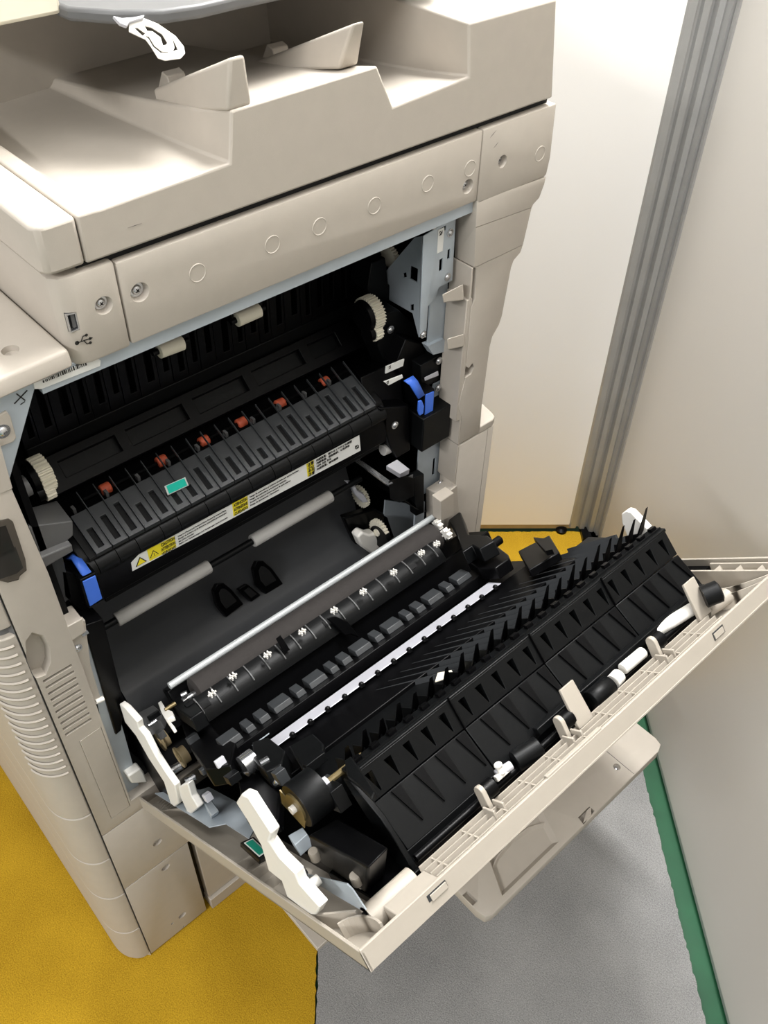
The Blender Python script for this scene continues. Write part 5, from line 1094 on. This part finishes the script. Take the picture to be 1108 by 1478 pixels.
# green marked release tab
mb = MB(); mb.hexa([(0.3084, 0.1732, 0.03), (0.316, 0.1852, 0.03), (0.3653, 0.1802, 0.03), (0.3609, 0.169, 0.03), (0.2985, 0.1736, 0.022), (0.3061, 0.1857, 0.022), (0.3557, 0.1808, 0.022), (0.3512, 0.1694, 0.022)]); loc(mb, 'release_tab', 'black', bevel=0.0012)
mb = MB(); mb.poly(((0.3162, 0.1745, 0.0306), (0.3203, 0.1826, 0.0306), (0.3577, 0.1792, 0.0306), (0.3569, 0.1713, 0.0306)), (0, 0, 0.0004)); loc(mb, 'tab_sticker', 'paper')
mb = MB(); mb.poly(((0.3197, 0.1751, 0.0312), (0.3229, 0.1813, 0.0312), (0.3564, 0.1779, 0.0312), (0.3555, 0.1723, 0.0312)), (0, 0, 0.0004)); loc(mb, 'tab_sticker', 'teal2')
# far rear white lever
mb = MB(); mb.poly([(s, 0.672, h) for s, h in ((0.4064, 0.1075), (0.4151, 0.1111), (0.421, 0.109), (0.434, 0.0874), (0.424, 0.0745), (0.4017, 0.0797), (0.402, 0.0967))], (0, 0.009, 0)); loc(mb, 'white_lever', 'white', bevel=0.0014)
# corner pocket of the door
mb = MB()
for i in range(9):
    a0 = PI * 0.55 * i / 9 + 0.1; a1 = PI * 0.55 * (i + 1) / 9 + 0.1
    q = [(0.522 - 0.030 * math.cos(a), 0.165 + 0.022 * math.sin(a)) for a in (a0, a1)]
    q2 = [(0.522 - 0.028 * math.cos(a), 0.165 + 0.020 * math.sin(a)) for a in (a0, a1)]
    mb.hexa([(q[0][0], q[0][1], 0.001), (q[1][0], q[1][1], 0.001), (q2[1][0], q2[1][1], 0.001), (q2[0][0], q2[0][1], 0.001), (q[0][0], q[0][1], 0.016), (q[1][0], q[1][1], 0.016), (q2[1][0], q2[1][1], 0.016), (q2[0][0], q2[0][1], 0.016)])
loc(mb, 'corner_rib', 'beige2')
mb = MB(); mb.poly([(0.462, 0.163, 0.001), (0.495, 0.183, 0.001), (0.494, 0.185, 0.001), (0.461, 0.165, 0.001)], (0, 0, 0.014)); loc(mb, 'corner_rib', 'beige2')
# bulge on the outer skin that the bypass tray folds from
mb = MB(); mb.hexa([(0.33, 0.19, -0.001), (0.52, 0.19, -0.001), (0.52, 0.70, -0.001), (0.33, 0.70, -0.001), (0.35, 0.20, -0.03), (0.475, 0.20, -0.022), (0.475, 0.69, -0.022), (0.35, 0.69, -0.03)]); loc(mb, 'bypass_housing', 'beige2', bevel=0.002)

# --- bypass tray hanging open under the door
bt = [(0.20, 0.405), (0.335, 0.405), (0.347, 0.408), (0.3505, 0.416), (0.3505, 0.755), (0.346, 0.767), (0.335, 0.770), (0.20, 0.770)]
mb = MB(); mb.prism(bt, 2, 0.262, 0.280)
tray2 = mb.build('bypass_tray', M['beige'], printer, bevel=0.0015)
cm = MB(); pts = ((0.2651, 0.4805), (0.2699, 0.5149), (0.292, 0.5696), (0.3449, 0.5494), (0.3442, 0.4396))
c = (sum(p[0] for p in pts) / 5, sum(p[1] for p in pts) / 5)
n = 5; r1 = [(x_, y_, 0.282) for x_, y_ in pts]; r2 = [(c[0] + (x_ - c[0]) * 0.82, c[1] + (y_ - c[1]) * 0.85, 0.271) for x_, y_ in pts]
cm.add(r1 + r2, [tuple(range(n)), tuple(range(2 * n - 1, n - 1, -1))] + [(i, (i + 1) % n, n + (i + 1) % n, n + i) for i in range(n)])
for q in (((0.3095, 0.4056), (0.3099, 0.4138), (0.3267, 0.4148), (0.3269, 0.4061)), ((0.3389, 0.593), (0.3387, 0.6165), (0.3473, 0.6173), (0.35, 0.5909))): cm.prism(q, 2, 0.272, 0.29)
c2 = (0.3268, 0.6915, 0.28); cm.rev((c2[0], c2[1], 0.274), (c2[0], c2[1], 0.282), [(0, 0.004), (1, 0.0055)], 18)
apply_mods(tray2); cut(tray2, cm)
screw(tray2, (c2[0], c2[1], 0.2745), (0, 0, 1), 0.0030)
mb = MB(); mb.hexa([(0.3402, 0.6085, 0.281), (0.3407, 0.618, 0.281), (0.3494, 0.6071, 0.281), (0.3483, 0.5912, 0.281), (0.3399, 0.6107, 0.274), (0.3404, 0.6203, 0.274), (0.3492, 0.6093, 0.274), (0.3481, 0.5934, 0.274)]); mb.build('tray_hook', M['beige'], tray2, bevel=0.0005)
mb = MB(); A = [Vector((a, b, 0)) for a, b in ((0.3259, 0.4325), (0.3125, 0.4517), (0.3034, 0.4769), (0.3001, 0.5067), (0.3043, 0.5372), (0.3149, 0.5609))]
for p, q in zip(A[:-1], A[1:]):
    d = (q - p).normalized(); e = Vector((-d.y, d.x, 0)) * 0.0035
    mb.hexa([(v.x, v.y, 0.2705) for v in (p - e, q - e, q + e, p + e)] + [(v.x, v.y, 0.2755) for v in (p - e * 0.2, q - e * 0.2, q + e * 0.2, p + e * 0.2)])
mb.build('recess_lip', M['beige'], tray2, angle=60)
mb = MB(); mb.hexa([(0.20, 0.700, 0.2795), (0.349, 0.700, 0.2795), (0.349, 0.7006, 0.2795), (0.20, 0.7006, 0.2795), (0.20, 0.700, 0.2803), (0.349, 0.700, 0.2803), (0.349, 0.7006, 0.2803), (0.20, 0.7006, 0.2803)]); mb.build('tray_seam', M['dark'], tray2)
mb = MB(); mb.prism(((0.247, 0.2279), (0.2453, 0.2735), (0.2671, 0.298), (0.1474, 0.2776), (0.1504, 0.2274)), 2, 0.292, 0.30); mb.build('bypass_wing', M['beige'], printer, bevel=0.001)
mb = MB(); mb.box((0.18, 0.42, 0.262), (0.23, 0.76, 0.40)); mb.build('bypass_arm', M['beige'], printer, bevel=0.002)
